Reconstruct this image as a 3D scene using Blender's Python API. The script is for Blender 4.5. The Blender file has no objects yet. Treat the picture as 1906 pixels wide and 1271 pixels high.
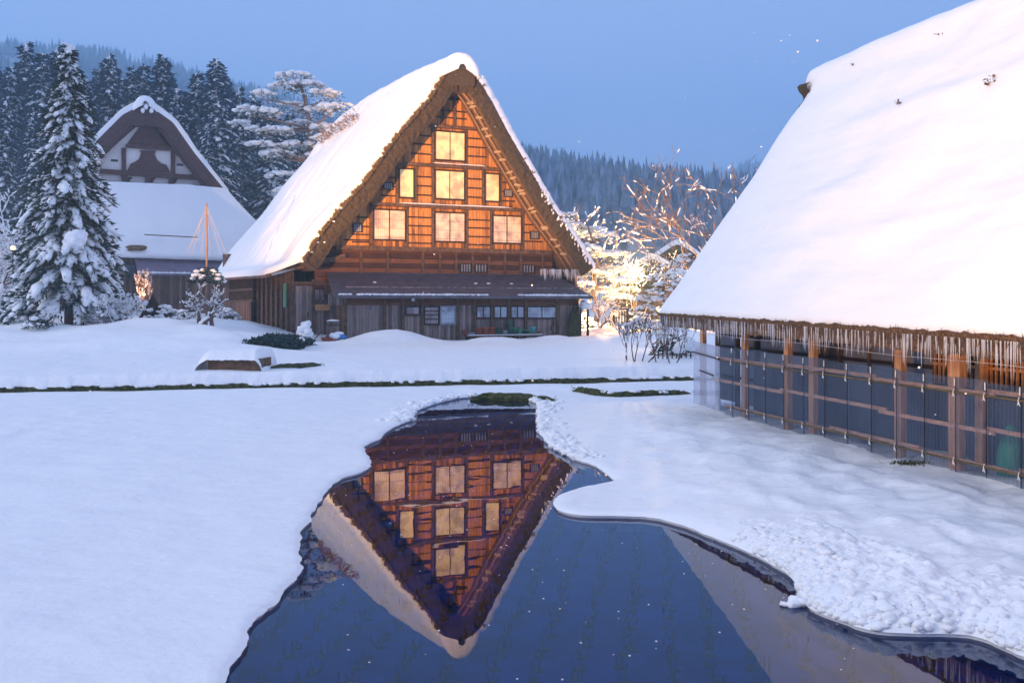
import bpy, math, random
import numpy as np
from mathutils import Vector, geometry
from math import radians as R, sin, cos, pi

# ------------------------------------------------------------------ camera, world, light
scn = bpy.context.scene
C = scn.collection
FPX, CXP, HY, CAMZ = 1892.0, 953.0, 567.0, 2.5        # focal length and horizon measured on the 1906 px wide photograph
cam_d = bpy.data.cameras.new('camera'); cam = bpy.data.objects.new('camera', cam_d); C.objects.link(cam)
cam.location = (0, 0, CAMZ); cam.rotation_euler = (pi/2, 0, 0)
cam_d.sensor_width = 36; cam_d.lens = 36*FPX/1906; cam_d.shift_y = -(635.5-HY)/1906
cam_d.clip_start = .1; cam_d.clip_end = 6000
scn.camera = cam
scn.view_settings.view_transform = 'Standard'; scn.view_settings.look = 'None'
scn.view_settings.exposure = 0.0; scn.view_settings.gamma = 1
try:
    scn.cycles.volume_bounces = 4; scn.cycles.max_bounces = 10
    scn.cycles.transparent_max_bounces = 16; scn.cycles.sample_clamp_indirect = 4
except Exception: pass

W = bpy.data.worlds.new('World'); scn.world = W; W.use_nodes = True
nt = W.node_tree; nt.nodes.clear()
tc = nt.nodes.new('ShaderNodeTexCoord'); sx = nt.nodes.new('ShaderNodeSeparateXYZ')
rp = nt.nodes.new('ShaderNodeValToRGB'); bg = nt.nodes.new('ShaderNodeBackground'); wo = nt.nodes.new('ShaderNodeOutputWorld')
ns = nt.nodes.new('ShaderNodeTexNoise'); ns.inputs['Scale'].default_value = 1.6; ns.inputs['Detail'].default_value = 3
ad = nt.nodes.new('ShaderNodeMath'); ad.operation = 'MULTIPLY_ADD'; ad.inputs[1].default_value = .15
nt.links.new(tc.outputs['Generated'], sx.inputs[0]); nt.links.new(tc.outputs['Generated'], ns.inputs['Vector'])
nt.links.new(ns.outputs['Fac'], ad.inputs[0]); nt.links.new(sx.outputs['Z'], ad.inputs[2])
nt.links.new(ad.outputs[0], rp.inputs['Fac'])
els = rp.color_ramp.elements
els[0].position = 0.05; els[0].color = (.38, .54, 1.12, 1)
els[1].position = 1.0; els[1].color = (.46, .55, .86, 1)
e = els.new(.20); e.color = (.46, .60, 1.13, 1)
e = els.new(.40); e.color = (.42, .53, .88, 1)
e = els.new(.62); e.color = (.46, .53, .80, 1)
bg.inputs['Strength'].default_value = 1.17
nt.links.new(rp.outputs[0], bg.inputs[0]); nt.links.new(bg.outputs[0], wo.inputs[0])

# warm sun added low on the left to bring out relief in the snow
sd = bpy.data.lights.new('sun', 'SUN'); sun = bpy.data.objects.new('sun', sd); C.objects.link(sun)
sd.energy = 1.35; sd.angle = R(11); sd.color = (1.0, .84, .64); sun.rotation_euler = (R(68), 0, R(-70))

# ------------------------------------------------------------------ helpers
rng = np.random.default_rng(7); random.seed(7)
def A(x): return np.asarray(x, float)
def P(px, py, Y): return Vector(((px-CXP)/FPX*Y, Y, CAMZ+(HY-py)/FPX*Y))
def PZ(px, py, z):                                    # where the ray through a point meets the level z
    Y = (CAMZ-z)*FPX/(py-HY); return (px-CXP)/FPX*Y, Y

_perm = np.random.default_rng(3).permutation(512); _perm = np.concatenate([_perm, _perm, _perm])
_grad = np.random.default_rng(4).normal(size=(1536, 3)); _grad /= np.linalg.norm(_grad, axis=1)[:, None]
def pn(x, y, z=0.):
    x, y, z = np.broadcast_arrays(A(x), A(y), A(z))
    xi, yi, zi = np.floor(x).astype(int), np.floor(y).astype(int), np.floor(z).astype(int)
    xf, yf, zf = x-xi, y-yi, z-zi
    fu = lambda t: t*t*t*(t*(t*6-15)+10)
    u, v, w = fu(xf), fu(yf), fu(zf)
    def g(i, j, k):
        h = _perm[(_perm[(_perm[(xi+i) & 511]+yi+j) & 511]+zi+k) & 511]
        G = _grad[h]; return G[..., 0]*(xf-i)+G[..., 1]*(yf-j)+G[..., 2]*(zf-k)
    L = lambda a, b, t: a+(b-a)*t
    return L(L(L(g(0,0,0), g(1,0,0), u), L(g(0,1,0), g(1,1,0), u), v), L(L(g(0,0,1), g(1,0,1), u), L(g(0,1,1), g(1,1,1), u), v), w)
def fbm(x, y, z=0., o=4):
    s = 0; a = 1.
    for i in range(o): s = s+a*pn(A(x)*2**i+i*7.3, A(y)*2**i+i*3.1, A(z)*2**i); a *= .5
    return s
def ss(a, b, x): t = np.clip((A(x)-a)/(b-a), 0, 1); return t*t*(3-2*t)

def tag(o, label=None, cat=None, group=None, kind=None):
    if label: o['label'] = label
    if cat: o['category'] = cat
    if group: o['group'] = group
    if kind: o['kind'] = kind
    return o
def empty(name, loc, rz=0, label=None, cat=None, group=None):
    o = bpy.data.objects.new(name, None); C.objects.link(o); o.location = loc; o.rotation_euler = (0, 0, rz)
    o.empty_display_size = .3
    return tag(o, label, cat, group)
def copy_tree(o, parent=None):
    c = o.copy(); C.objects.link(c)
    if parent: c.parent = parent
    for ch in list(o.children): copy_tree(ch, c)
    return c

ICO_V = []; ICO_F = [(0,11,5),(0,5,1),(0,1,7),(0,7,10),(0,10,11),(1,5,9),(5,11,4),(11,10,2),(10,7,6),(7,1,8),(3,9,4),(3,4,2),(3,2,6),(3,6,8),(3,8,9),(4,9,5),(2,4,11),(6,2,10),(8,6,7),(9,8,1)]
_t = (1+5**.5)/2
for v in [(-1,_t,0),(1,_t,0),(-1,-_t,0),(1,-_t,0),(0,-1,_t),(0,1,_t),(0,-1,-_t),(0,1,-_t),(_t,0,-1),(_t,0,1),(-_t,0,-1),(-_t,0,1)]:
    ICO_V.append(A(v)/np.linalg.norm(v))
ICO_V = A(ICO_V); ICO_FA = np.array(ICO_F)
def subdiv(V, F):
    V = [tuple(v) for v in V]; cache = {}; out = []
    def mid(a, b):
        k = (min(a, b), max(a, b))
        if k not in cache:
            m = (A(V[a])+A(V[b]))/2; m /= np.linalg.norm(m); cache[k] = len(V); V.append(tuple(m))
        return cache[k]
    for a, b, c in F:
        x, y, z = mid(a, b), mid(b, c), mid(c, a); out += [(a, x, z), (b, y, x), (c, z, y), (x, y, z)]
    return A(V), np.array(out)
ICO2_V, ICO2_F = subdiv(ICO_V, ICO_F)
ICO3_V, ICO3_F = subdiv(ICO2_V, ICO2_F)

class MB:
    def __init__(s): s.v = []; s.f = []; s.n = 0
    def add(s, V, F):
        V = A(V).reshape(-1, 3); s.v.append(V)
        n = s.n
        if isinstance(F, np.ndarray): s.f += (F+n).tolist()
        else: s.f += [tuple(i+n for i in f) for f in F]
        s.n += len(V); return s
    def box(s, x0, x1, y0, y1, z0, z1):
        return s.add([(x0,y0,z0),(x1,y0,z0),(x1,y1,z0),(x0,y1,z0),(x0,y0,z1),(x1,y0,z1),(x1,y1,z1),(x0,y1,z1)],
                     [(0,3,2,1),(4,5,6,7),(0,1,5,4),(1,2,6,5),(2,3,7,6),(3,0,4,7)])
    def beam(s, p, q, w, h, up=(0, 0, 1)):
        p, q, up = A(p), A(q), A(up); d = q-p; d /= np.linalg.norm(d)
        a = np.cross(d, up); a /= np.linalg.norm(a); b = np.cross(a, d)
        a *= w/2; b *= h/2
        return s.add([p-a-b, p+a-b, p+a+b, p-a+b, q-a-b, q+a-b, q+a+b, q-a+b],
                     [(0,3,2,1),(4,5,6,7),(0,1,5,4),(1,2,6,5),(2,3,7,6),(3,0,4,7)])
    def tube(s, pts, rads, n=6, cap=True):
        pts = A(pts); rads = np.broadcast_to(A(rads), (len(pts),))
        rings = []
        for i, p in enumerate(pts):
            d = pts[min(i+1, len(pts)-1)]-pts[max(i-1, 0)]; d = d/(np.linalg.norm(d)+1e-9)
            ref = A((0, 0, 1)) if abs(d[2]) < .9 else A((1, 0, 0))
            a = np.cross(d, ref); a /= np.linalg.norm(a); b = np.cross(d, a)
            th = np.arange(n)*2*pi/n
            rings.append(p+rads[i]*(np.cos(th)[:, None]*a+np.sin(th)[:, None]*b))
        V = np.concatenate(rings); F = []
        for i in range(len(pts)-1):
            for j in range(n):
                k = (j+1) % n; F.append((i*n+j, i*n+k, (i+1)*n+k, (i+1)*n+j))
        if cap: F.append(tuple(range(n))[::-1]); F.append(tuple((len(pts)-1)*n+j for j in range(n)))
        return s.add(V, F)
    def segs(s, P0, P1, R0, R1, n=3):                 # many short prisms at once
        P0, P1 = A(P0).reshape(-1, 3), A(P1).reshape(-1, 3); R0, R1 = A(R0).reshape(-1, 1), A(R1).reshape(-1, 1)
        if not len(P0): return s
        d = P1-P0; d /= np.linalg.norm(d, axis=1)[:, None]+1e-9
        ref = np.where(np.abs(d[:, 2:3]) < .9, A([[0, 0, 1]]), A([[1, 0, 0]]))
        a = np.cross(d, ref); a /= np.linalg.norm(a, axis=1)[:, None]; b = np.cross(d, a)
        V = np.zeros((len(P0), 2*n, 3))
        for j in range(n):
            o = cos(2*pi*j/n)*a+sin(2*pi*j/n)*b; V[:, j] = P0+o*R0; V[:, n+j] = P1+o*R1
        base = (np.arange(len(P0))*2*n)[:, None]
        F = np.concatenate([base+np.array([[j, (j+1) % n, n+(j+1) % n, n+j]]) for j in range(n)])
        return s.add(V.reshape(-1, 3), F)
    def grid(s, G):
        G = A(G); m, n = G.shape[:2]
        i, j = np.meshgrid(np.arange(m-1), np.arange(n-1), indexing='ij')
        F = np.stack([i*n+j, i*n+j+1, (i+1)*n+j+1, (i+1)*n+j], -1).reshape(-1, 4)
        return s.add(G.reshape(-1, 3), F)
    def leaves(s, B, D, S):                           # small diamond leaves: base, axis, half width
        B, D, S = A(B), A(D), A(S)
        V = np.stack([B, B+D*.45+S, B+D, B+D*.45-S], 1).reshape(-1, 3)
        return s.add(V, (np.arange(len(B))*4)[:, None]+np.arange(4)[None])
    def lumps(s, Cn, Sc, jit=.18, lev=0):
        Cn, Sc = A(Cn).reshape(-1, 3), A(Sc).reshape(-1, 3)
        if not len(Cn): return s
        TV, TF = [(ICO_V, ICO_FA), (ICO2_V, ICO2_F), (ICO3_V, ICO3_F)][lev]
        N = len(Cn); a = rng.uniform(0, 2*pi, N)
        T = np.broadcast_to(TV, (N,)+TV.shape)*(1+rng.uniform(-jit, jit, (N, len(TV), 1)))
        T = np.stack([T[..., 0]*np.cos(a)[:, None]-T[..., 1]*np.sin(a)[:, None], T[..., 0]*np.sin(a)[:, None]+T[..., 1]*np.cos(a)[:, None], T[..., 2]], -1)
        V = T*Sc[:, None, :]+Cn[:, None, :]
        F = (TF[None]+(np.arange(N)*len(TV))[:, None, None]).reshape(-1, 3)
        return s.add(V.reshape(-1, 3), F)
    def slabs(s, Cn, D, L, Wd, H, jit=.3):            # snow lumps stretched along a branch
        Cn, D = A(Cn).reshape(-1, 3), A(D).reshape(-1, 3); N = len(Cn)
        if not N: return s
        D = D/(np.linalg.norm(D, axis=1)[:, None]+1e-9); a = np.cross(D, A([[0, 0, 1]])); a /= np.linalg.norm(a, axis=1)[:, None]+1e-9; b = np.cross(a, D)
        T = np.broadcast_to(ICO_V, (N,)+ICO_V.shape)*(1+rng.uniform(-jit, jit, (N, len(ICO_V), 1)))
        V = T[..., 0:1]*(D*A(L)[:, None])[:, None]+T[..., 1:2]*(a*A(Wd)[:, None])[:, None]+T[..., 2:3]*(b*A(H)[:, None])[:, None]+Cn[:, None]
        return s.add(V.reshape(-1, 3), (ICO_FA[None]+(np.arange(N)*12)[:, None, None]).reshape(-1, 3))
    def mesh(s, name, mat, smooth=False):
        me = bpy.data.meshes.new(name)
        V = np.concatenate(s.v) if s.v else np.zeros((0, 3))
        me.from_pydata(V.tolist(), [], s.f); me.update()
        if mat: me.materials.append(mat)
        if smooth: me.polygons.foreach_set('use_smooth', np.ones(len(me.polygons), bool))
        return me
    def build(s, name, mat, parent=None, smooth=False):
        o = bpy.data.objects.new(name, s.mesh(name, mat, smooth)); C.objects.link(o)
        if parent: o.parent = parent
        return o

# ------------------------------------------------------------------ materials
def newmat(name):
    m = bpy.data.materials.new(name); m.use_nodes = True; n = m.node_tree.nodes
    return m, m.node_tree, n['Principled BSDF']
def N(nt, t, **kw):
    n = nt.nodes.new('ShaderNode'+t)
    for k, v in kw.items():
        if k in n.inputs: n.inputs[k].default_value = v
        else: setattr(n, k, v)
    return n
def coords(nt, scale=(1, 1, 1), world=False):
    if world: tc = N(nt, 'NewGeometry'); out = tc.outputs['Position']
    else: tc = N(nt, 'TexCoord'); out = tc.outputs['Object']
    mp = N(nt, 'Mapping'); mp.inputs['Scale'].default_value = scale
    nt.links.new(out, mp.inputs['Vector']); return mp.outputs[0]
def ramp(nt, fac, stops):
    r = N(nt, 'ValToRGB'); e = r.color_ramp.elements
    e[0].position, e[0].color = stops[0][0], (*stops[0][1], 1); e[1].position, e[1].color = stops[-1][0], (*stops[-1][1], 1)
    for p, c in stops[1:-1]: q = e.new(p); q.color = (*c, 1)
    nt.links.new(fac, r.inputs['Fac']); return r.outputs[0]
def bump(nt, b, height, dist, strength=1.):
    n = N(nt, 'Bump'); n.inputs['Distance'].default_value = dist; n.inputs['Strength'].default_value = strength
    nt.links.new(height, n.inputs['Height']); nt.links.new(n.outputs[0], b.inputs['Normal']); return n
def simple(name, col, rough=.7, vary=.25, scale=3., bd=0., stretch=(1, 1, 1), spec=.3, metal=0.):
    m, nt, b = newmat(name)
    nz = N(nt, 'TexNoise'); nz.inputs['Scale'].default_value = scale; nz.inputs['Detail'].default_value = 5
    nt.links.new(coords(nt, stretch), nz.inputs['Vector'])
    c = A(col); nt.links.new(ramp(nt, nz.outputs['Fac'], [(.3, tuple(c*(1-vary))), (.7, tuple(np.minimum(c*(1+vary), 1)))]), b.inputs['Base Color'])
    b.inputs['Roughness'].default_value = rough; b.inputs['Specular IOR Level'].default_value = spec; b.inputs['Metallic'].default_value = metal
    if bd: bump(nt, b, nz.outputs['Fac'], bd)
    return m
def snowmat(name, col=(.86, .88, .90), s1=.8, d1=.10, s2=14, d2=.012, stretch=(1, 1, 1), world=True):
    m, nt, b = newmat(name)
    v = coords(nt, stretch, world)
    a = N(nt, 'TexNoise'); a.inputs['Scale'].default_value = s1; a.inputs['Detail'].default_value = 4
    c = N(nt, 'TexNoise'); c.inputs['Scale'].default_value = s2; c.inputs['Detail'].default_value = 6; c.inputs['Roughness'].default_value = .65
    for q in (a, c): nt.links.new(v, q.inputs['Vector'])
    b1 = N(nt, 'Bump'); b1.inputs['Distance'].default_value = d1; nt.links.new(a.outputs['Fac'], b1.inputs['Height'])
    b2 = N(nt, 'Bump'); b2.inputs['Distance'].default_value = d2; nt.links.new(c.outputs['Fac'], b2.inputs['Height'])
    nt.links.new(b1.outputs[0], b2.inputs['Normal']); nt.links.new(b2.outputs[0], b.inputs['Normal'])
    k = A(col); nt.links.new(ramp(nt, c.outputs['Fac'], [(.3, tuple(k*.95)), (.7, tuple(k))]), b.inputs['Base Color'])
    b.inputs['Roughness'].default_value = .65; b.inputs['Specular IOR Level'].default_value = .25
    return m
def planks(name, c0, c1, width=.2, vertical=True, rough=.8, dark_gap=.35, axis='xy', grain=.5):
    m, nt, b = newmat(name)
    tcn = N(nt, 'TexCoord'); sp = N(nt, 'SeparateXYZ'); nt.links.new(tcn.outputs['Object'], sp.inputs[0])
    if vertical:
        q = N(nt, 'Math', operation='ADD'); nt.links.new(sp.outputs['X'], q.inputs[0]); nt.links.new(sp.outputs['Y'], q.inputs[1]); co = q.outputs[0]
    else: co = sp.outputs['Z']
    dv = N(nt, 'Math', operation='DIVIDE'); nt.links.new(co, dv.inputs[0]); dv.inputs[1].default_value = width
    fl = N(nt, 'Math', operation='FLOOR'); nt.links.new(dv.outputs[0], fl.inputs[0])
    fr = N(nt, 'Math', operation='FRACT'); nt.links.new(dv.outputs[0], fr.inputs[0])
    wn = N(nt, 'TexWhiteNoise', noise_dimensions='1D'); nt.links.new(fl.outputs[0], wn.inputs['W'])
    mp = N(nt, 'Mapping'); mp.inputs['Scale'].default_value = (9, 9, 1.0) if vertical else (1.0, 1.0, 14)
    nt.links.new(tcn.outputs['Object'], mp.inputs['Vector'])
    nz = N(nt, 'TexNoise'); nz.inputs['Scale'].default_value = 1.5; nz.inputs['Detail'].default_value = 7; nz.inputs['Roughness'].default_value = .6
    nt.links.new(mp.outputs[0], nz.inputs['Vector'])
    big = N(nt, 'TexNoise'); big.inputs['Scale'].default_value = .9; big.inputs['Detail'].default_value = 3; nt.links.new(tcn.outputs['Object'], big.inputs['Vector'])
    s = N(nt, 'Math', operation='MULTIPLY_ADD'); nt.links.new(wn.outputs['Value'], s.inputs[0]); s.inputs[1].default_value = .42
    g = N(nt, 'Math', operation='MULTIPLY'); nt.links.new(nz.outputs['Fac'], g.inputs[0]); g.inputs[1].default_value = grain+.25
    nt.links.new(g.outputs[0], s.inputs[2])
    s2 = N(nt, 'Math', operation='MULTIPLY_ADD'); nt.links.new(big.outputs['Fac'], s2.inputs[0]); s2.inputs[1].default_value = .45; nt.links.new(s.outputs[0], s2.inputs[2])
    col = ramp(nt, s2.outputs[0], [(.55, c0), (1.0, c1)])
    gp = N(nt, 'Math', operation='LESS_THAN'); nt.links.new(fr.outputs[0], gp.inputs[0]); gp.inputs[1].default_value = .07
    mx = N(nt, 'MixRGB'); mx.blend_type = 'MULTIPLY'; nt.links.new(gp.outputs[0], mx.inputs['Fac']); nt.links.new(col, mx.inputs[1]); mx.inputs[2].default_value = (dark_gap,)*3+(1,)
    nt.links.new(mx.outputs[0], b.inputs['Base Color']); b.inputs['Roughness'].default_value = rough; b.inputs['Specular IOR Level'].default_value = .25
    ht = N(nt, 'Math', operation='SUBTRACT'); nt.links.new(nz.outputs['Fac'], ht.inputs[0]); nt.links.new(gp.outputs[0], ht.inputs[1])
    bump(nt, b, ht.outputs[0], .012)
    return m

M = {}
M['snow'] = snowmat('snow_field', d1=.10, s1=1.1, d2=.02, s2=5)
M['snow_roof'] = snowmat('snow_roof', s1=.45, d1=.12, d2=.02, s2=6, stretch=(1, 1, .6), world=False)
M['snow_near_roof'] = snowmat('snow_shed_roof', s1=.5, d1=.10, d2=.02, s2=5, stretch=(1, .35, 1), world=False)
M['snow_tree'] = snowmat('snow_tree', d1=.03, s1=3, d2=.02, s2=20)
M['thatch'] = simple('thatch', (.17, .10, .05), .95, .5, 7, .06, (1, 1, 3))
M['thatch_cut'] = simple('cut_thatch', (.098, .068, .038), .95, .75, 30, .09, (1.6, 1.6, .8))
M['straw'] = simple('straw', (.17, .11, .05), .9, .5, 20)
M['plank_v'] = planks('upright_boards', (.05, .020, .007), (.58, .25, .075), .17, grain=.7)
M['plank_h'] = planks('level_boards', (.045, .018, .010), (.17, .070, .030), .24, False)
M['plank_grey'] = planks('grey_upright_boards', (.085, .062, .055), (.33, .25, .22), .16)
M['plank_side'] = planks('weathered_boards', (.06, .035, .028), (.22, .125, .085), .22)
M['beam'] = simple('old_beam', (.11, .062, .036), .8, .5, 6, .01, (1, 1, 1))
M['beam_dark'] = simple('dark_beam', (.035, .018, .013), .8, .4, 6, .01)
M['post_new'] = simple('pale_post', (.52, .26, .12), .7, .3, 5, .006, (6, 6, .6))
M['rail_new'] = simple('pale_rail', (.62, .33, .19), .7, .3, 5, .006, (1, 1, 6))
M['dark'] = simple('dark_void', (.02, .018, .02), .9)
M['bamboo'] = simple('bamboo', (.26, .15, .075), .6, .3, 8)
M['thatch_old'] = simple('old_cut_thatch', (.085, .042, .042), .95, .6, 12, .08)
M['straw_lit'] = simple('lit_straw', (.34, .17, .07), .9, .4, 10)  # brighter copy of the straw, floodlight put into its colour
M['rope'] = simple('rope', (.45, .33, .2), .9, .25, 20)
M['string'] = simple('white_string', (.8, .8, .8), .7, .05)
M['plaster'] = simple('plaster', (.72, .68, .66), .85, .06, 4)
M['temple_wood'] = simple('temple_wood', (.085, .036, .034), .8, .3, 5, .01)
M['moss'] = simple('moss', (.055, .062, .022), 1, .7, 9, .06)
M['mossy_stone'] = simple('mossy_stone', (.05, .042, .03), .95, .7, 5, .05)
M['mud'] = simple('mud', (.003, .045, .15), 1, .5, 3)  # blue of the reflected sky put into the bed colour
M['stubble'] = simple('stubble', (.10, .06, .04), .9, .4, 10)
M['bark'] = simple('bark', (.14, .085, .07), .95, .4, 10, .02, (1, 1, .3))
M['bark_pale'] = simple('pale_bark', (.28, .18, .14), .95, .3, 10, .02, (1, 1, .3))
M['needle'] = simple('needles', (.018, .042, .040), .8, .5, 1.5)
M['needle_warm'] = simple('pine_needles', (.07, .075, .025), .8, .5, 1.5)
M['needle_cedar'] = simple('cedar_needles', (.006, .034, .075), .9, .4, .6)
M['twig'] = simple('twigs', (.11, .055, .045), .9, .3, 5)
M['twig_pale'] = simple('pale_twigs', (.19, .11, .075), .9, .3, 5)
M['redleaf'] = simple('red_leaves', (.22, .045, .04), .8, .4, 4)
M['iron'] = simple('dark_iron', (.04, .035, .04), .5, .2, 5, metal=.5)
M['blue'] = simple('blue_plastic', (.04, .18, .42), .5, .15)
M['teal'] = simple('teal_plastic', (.05, .32, .36), .45, .15)
M['green'] = simple('green_plastic', (.03, .26, .13), .5, .2)
M['darkgreen'] = simple('dark_green_plastic', (.015, .07, .055), .5, .2)
M['terracotta'] = simple('terracotta', (.26, .06, .035), .8, .25, 6)
M['grey'] = simple('grey_pot', (.22, .23, .26), .7, .2)
M['white'] = simple('white_paint', (.7, .7, .72), .6, .05)
M['hosered'] = simple('brown_hose', (.09, .035, .035), .6, .2)
def metalroof(name):
    m, nt, b = newmat(name)
    tcn = N(nt, 'TexCoord'); sp = N(nt, 'SeparateXYZ'); nt.links.new(tcn.outputs['Object'], sp.inputs[0])
    dv = N(nt, 'Math', operation='DIVIDE'); nt.links.new(sp.outputs['Y'], dv.inputs[0]); dv.inputs[1].default_value = .24
    fr = N(nt, 'Math', operation='FRACT'); nt.links.new(dv.outputs[0], fr.inputs[0])
    nz = N(nt, 'TexNoise'); nz.inputs['Scale'].default_value = 2.5; nz.inputs['Detail'].default_value = 5; nt.links.new(tcn.outputs['Object'], nz.inputs['Vector'])
    col = ramp(nt, nz.outputs['Fac'], [(.3, (.055, .045, .06)), (.7, (.12, .095, .115))])
    gp = N(nt, 'Math', operation='LESS_THAN'); nt.links.new(fr.outputs[0], gp.inputs[0]); gp.inputs[1].default_value = .16
    mx = N(nt, 'MixRGB'); mx.blend_type = 'MULTIPLY'; nt.links.new(gp.outputs[0], mx.inputs['Fac']); nt.links.new(col, mx.inputs[1]); mx.inputs[2].default_value = (.45, .45, .45, 1)
    nt.links.new(mx.outputs[0], b.inputs['Base Color']); b.inputs['Roughness'].default_value = .5
    bump(nt, b, fr.outputs[0], .03); return m
M['lean_roof'] = metalroof('board_roof')
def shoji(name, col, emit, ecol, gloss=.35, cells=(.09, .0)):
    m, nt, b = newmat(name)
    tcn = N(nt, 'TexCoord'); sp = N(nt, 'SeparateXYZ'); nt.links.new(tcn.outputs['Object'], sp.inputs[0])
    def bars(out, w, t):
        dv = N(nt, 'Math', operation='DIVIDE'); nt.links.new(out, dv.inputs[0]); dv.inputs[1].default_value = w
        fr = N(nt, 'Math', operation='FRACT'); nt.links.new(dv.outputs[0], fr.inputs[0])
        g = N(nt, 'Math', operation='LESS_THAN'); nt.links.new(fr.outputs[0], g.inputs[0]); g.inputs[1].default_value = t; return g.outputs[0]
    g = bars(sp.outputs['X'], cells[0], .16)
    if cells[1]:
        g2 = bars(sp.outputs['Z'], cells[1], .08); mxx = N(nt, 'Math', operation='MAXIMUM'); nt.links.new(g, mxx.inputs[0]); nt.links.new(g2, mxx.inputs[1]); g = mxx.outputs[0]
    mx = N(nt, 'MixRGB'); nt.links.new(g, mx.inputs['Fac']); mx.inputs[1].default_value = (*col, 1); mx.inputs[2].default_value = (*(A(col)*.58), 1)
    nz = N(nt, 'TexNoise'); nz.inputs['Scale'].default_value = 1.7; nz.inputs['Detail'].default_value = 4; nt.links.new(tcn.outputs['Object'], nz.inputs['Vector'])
    mt = N(nt, 'MixRGB'); mt.blend_type = 'MULTIPLY'; mt.inputs['Fac'].default_value = 1; nt.links.new(mx.outputs[0], mt.inputs[1]); nt.links.new(ramp(nt, nz.outputs['Fac'], [(.36, (.48, .40, .44)), (.58, (1, 1, 1))]), mt.inputs[2])  # pinkish mottling painted in for cloudy reflections on the panes
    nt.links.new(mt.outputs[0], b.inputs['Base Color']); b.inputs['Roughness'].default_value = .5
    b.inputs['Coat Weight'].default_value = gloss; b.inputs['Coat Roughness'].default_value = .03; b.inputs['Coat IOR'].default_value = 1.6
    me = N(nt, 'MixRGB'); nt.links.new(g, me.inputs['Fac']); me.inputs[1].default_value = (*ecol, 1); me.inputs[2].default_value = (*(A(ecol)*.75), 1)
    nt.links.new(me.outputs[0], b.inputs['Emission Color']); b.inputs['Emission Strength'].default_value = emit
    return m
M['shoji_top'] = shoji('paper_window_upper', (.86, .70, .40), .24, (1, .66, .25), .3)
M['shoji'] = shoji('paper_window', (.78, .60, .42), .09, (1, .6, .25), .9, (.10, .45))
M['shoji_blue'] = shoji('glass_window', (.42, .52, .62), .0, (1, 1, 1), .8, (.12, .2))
M['glass_reflection'] = shoji('pink_reflection_window', (.38, .30, .32), .0, (1, 1, 1), .8, (.3, 0))  # pink of the reflection painted into the pane colour
def emis(name, col, s):
    m, nt, b = newmat(name); b.inputs['Emission Color'].default_value = (*col, 1); b.inputs['Emission Strength'].default_value = s; b.inputs['Base Color'].default_value = (.1, .1, .1, 1); return m
M['lamp'] = emis('lamp_glow', (1, .62, .25), 30)
M['lamp_soft'] = emis('lantern_glow', (1, .5, .15), 6)
# ice
m, nt, b = newmat('ice'); M['ice'] = m
b.inputs['Base Color'].default_value = (.80, .85, .93, 1); b.inputs['Roughness'].default_value = .12; b.inputs['IOR'].default_value = 1.31
tr = N(nt, 'BsdfTransparent'); mixn = N(nt, 'MixShader'); mixn.inputs[0].default_value = .38
nt.links.new(tr.outputs[0], mixn.inputs[1]); nt.links.new(b.outputs[0], mixn.inputs[2]); nt.links.new(mixn.outputs[0], nt.nodes['Material Output'].inputs['Surface'])
# corrugated clear sheet
def sheet(name, tint, refl, base):
    m, nt, b = newmat(name)
    tcn = N(nt, 'TexCoord'); sp = N(nt, 'SeparateXYZ'); nt.links.new(tcn.outputs['Object'], sp.inputs[0])
    wv = N(nt, 'Math', operation='MULTIPLY'); nt.links.new(sp.outputs['Y'], wv.inputs[0]); wv.inputs[1].default_value = 2*pi/.075
    sn = N(nt, 'Math', operation='SINE'); nt.links.new(wv.outputs[0], sn.inputs[0])
    b.inputs['Base Color'].default_value = (*base, 1); b.inputs['Roughness'].default_value = .16; b.inputs['Specular IOR Level'].default_value = .6
    bump(nt, b, sn.outputs[0], .0035)
    nz = N(nt, 'TexNoise'); nz.inputs['Scale'].default_value = 1.2; nz.inputs['Detail'].default_value = 4; nt.links.new(tcn.outputs['Object'], nz.inputs['Vector'])
    mr = N(nt, 'MapRange'); mr.inputs['From Min'].default_value = .3; mr.inputs['From Max'].default_value = .7; mr.inputs['To Min'].default_value = refl-.06; mr.inputs['To Max'].default_value = refl+.06
    nt.links.new(nz.outputs['Fac'], mr.inputs['Value'])
    rr = N(nt, 'MapRange'); rr.inputs['From Min'].default_value = -1; rr.inputs['From Max'].default_value = 1; rr.inputs['To Min'].default_value = -.07; rr.inputs['To Max'].default_value = .07
    nt.links.new(sn.outputs[0], rr.inputs['Value'])
    sm = N(nt, 'Math', operation='ADD'); nt.links.new(mr.outputs[0], sm.inputs[0]); nt.links.new(rr.outputs[0], sm.inputs[1])
    tr = N(nt, 'BsdfTransparent'); tr.inputs[0].default_value = (*tint, 1); mx = N(nt, 'MixShader')
    nt.links.new(sm.outputs[0], mx.inputs[0]); nt.links.new(tr.outputs[0], mx.inputs[1]); nt.links.new(b.outputs[0], mx.inputs[2])
    nt.links.new(mx.outputs[0], nt.nodes['Material Output'].inputs['Surface']); return m
M['sheet'] = sheet('clear_corrugated_sheet', (.86, .91, .98), .31, (.10, .155, .27))
M['sheet_end'] = sheet('sky_reflection_sheet', (.8, .85, .95), .75, (.42, .46, .60))  # paler copy of the clear sheet, sky reflection put into its colour
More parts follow.
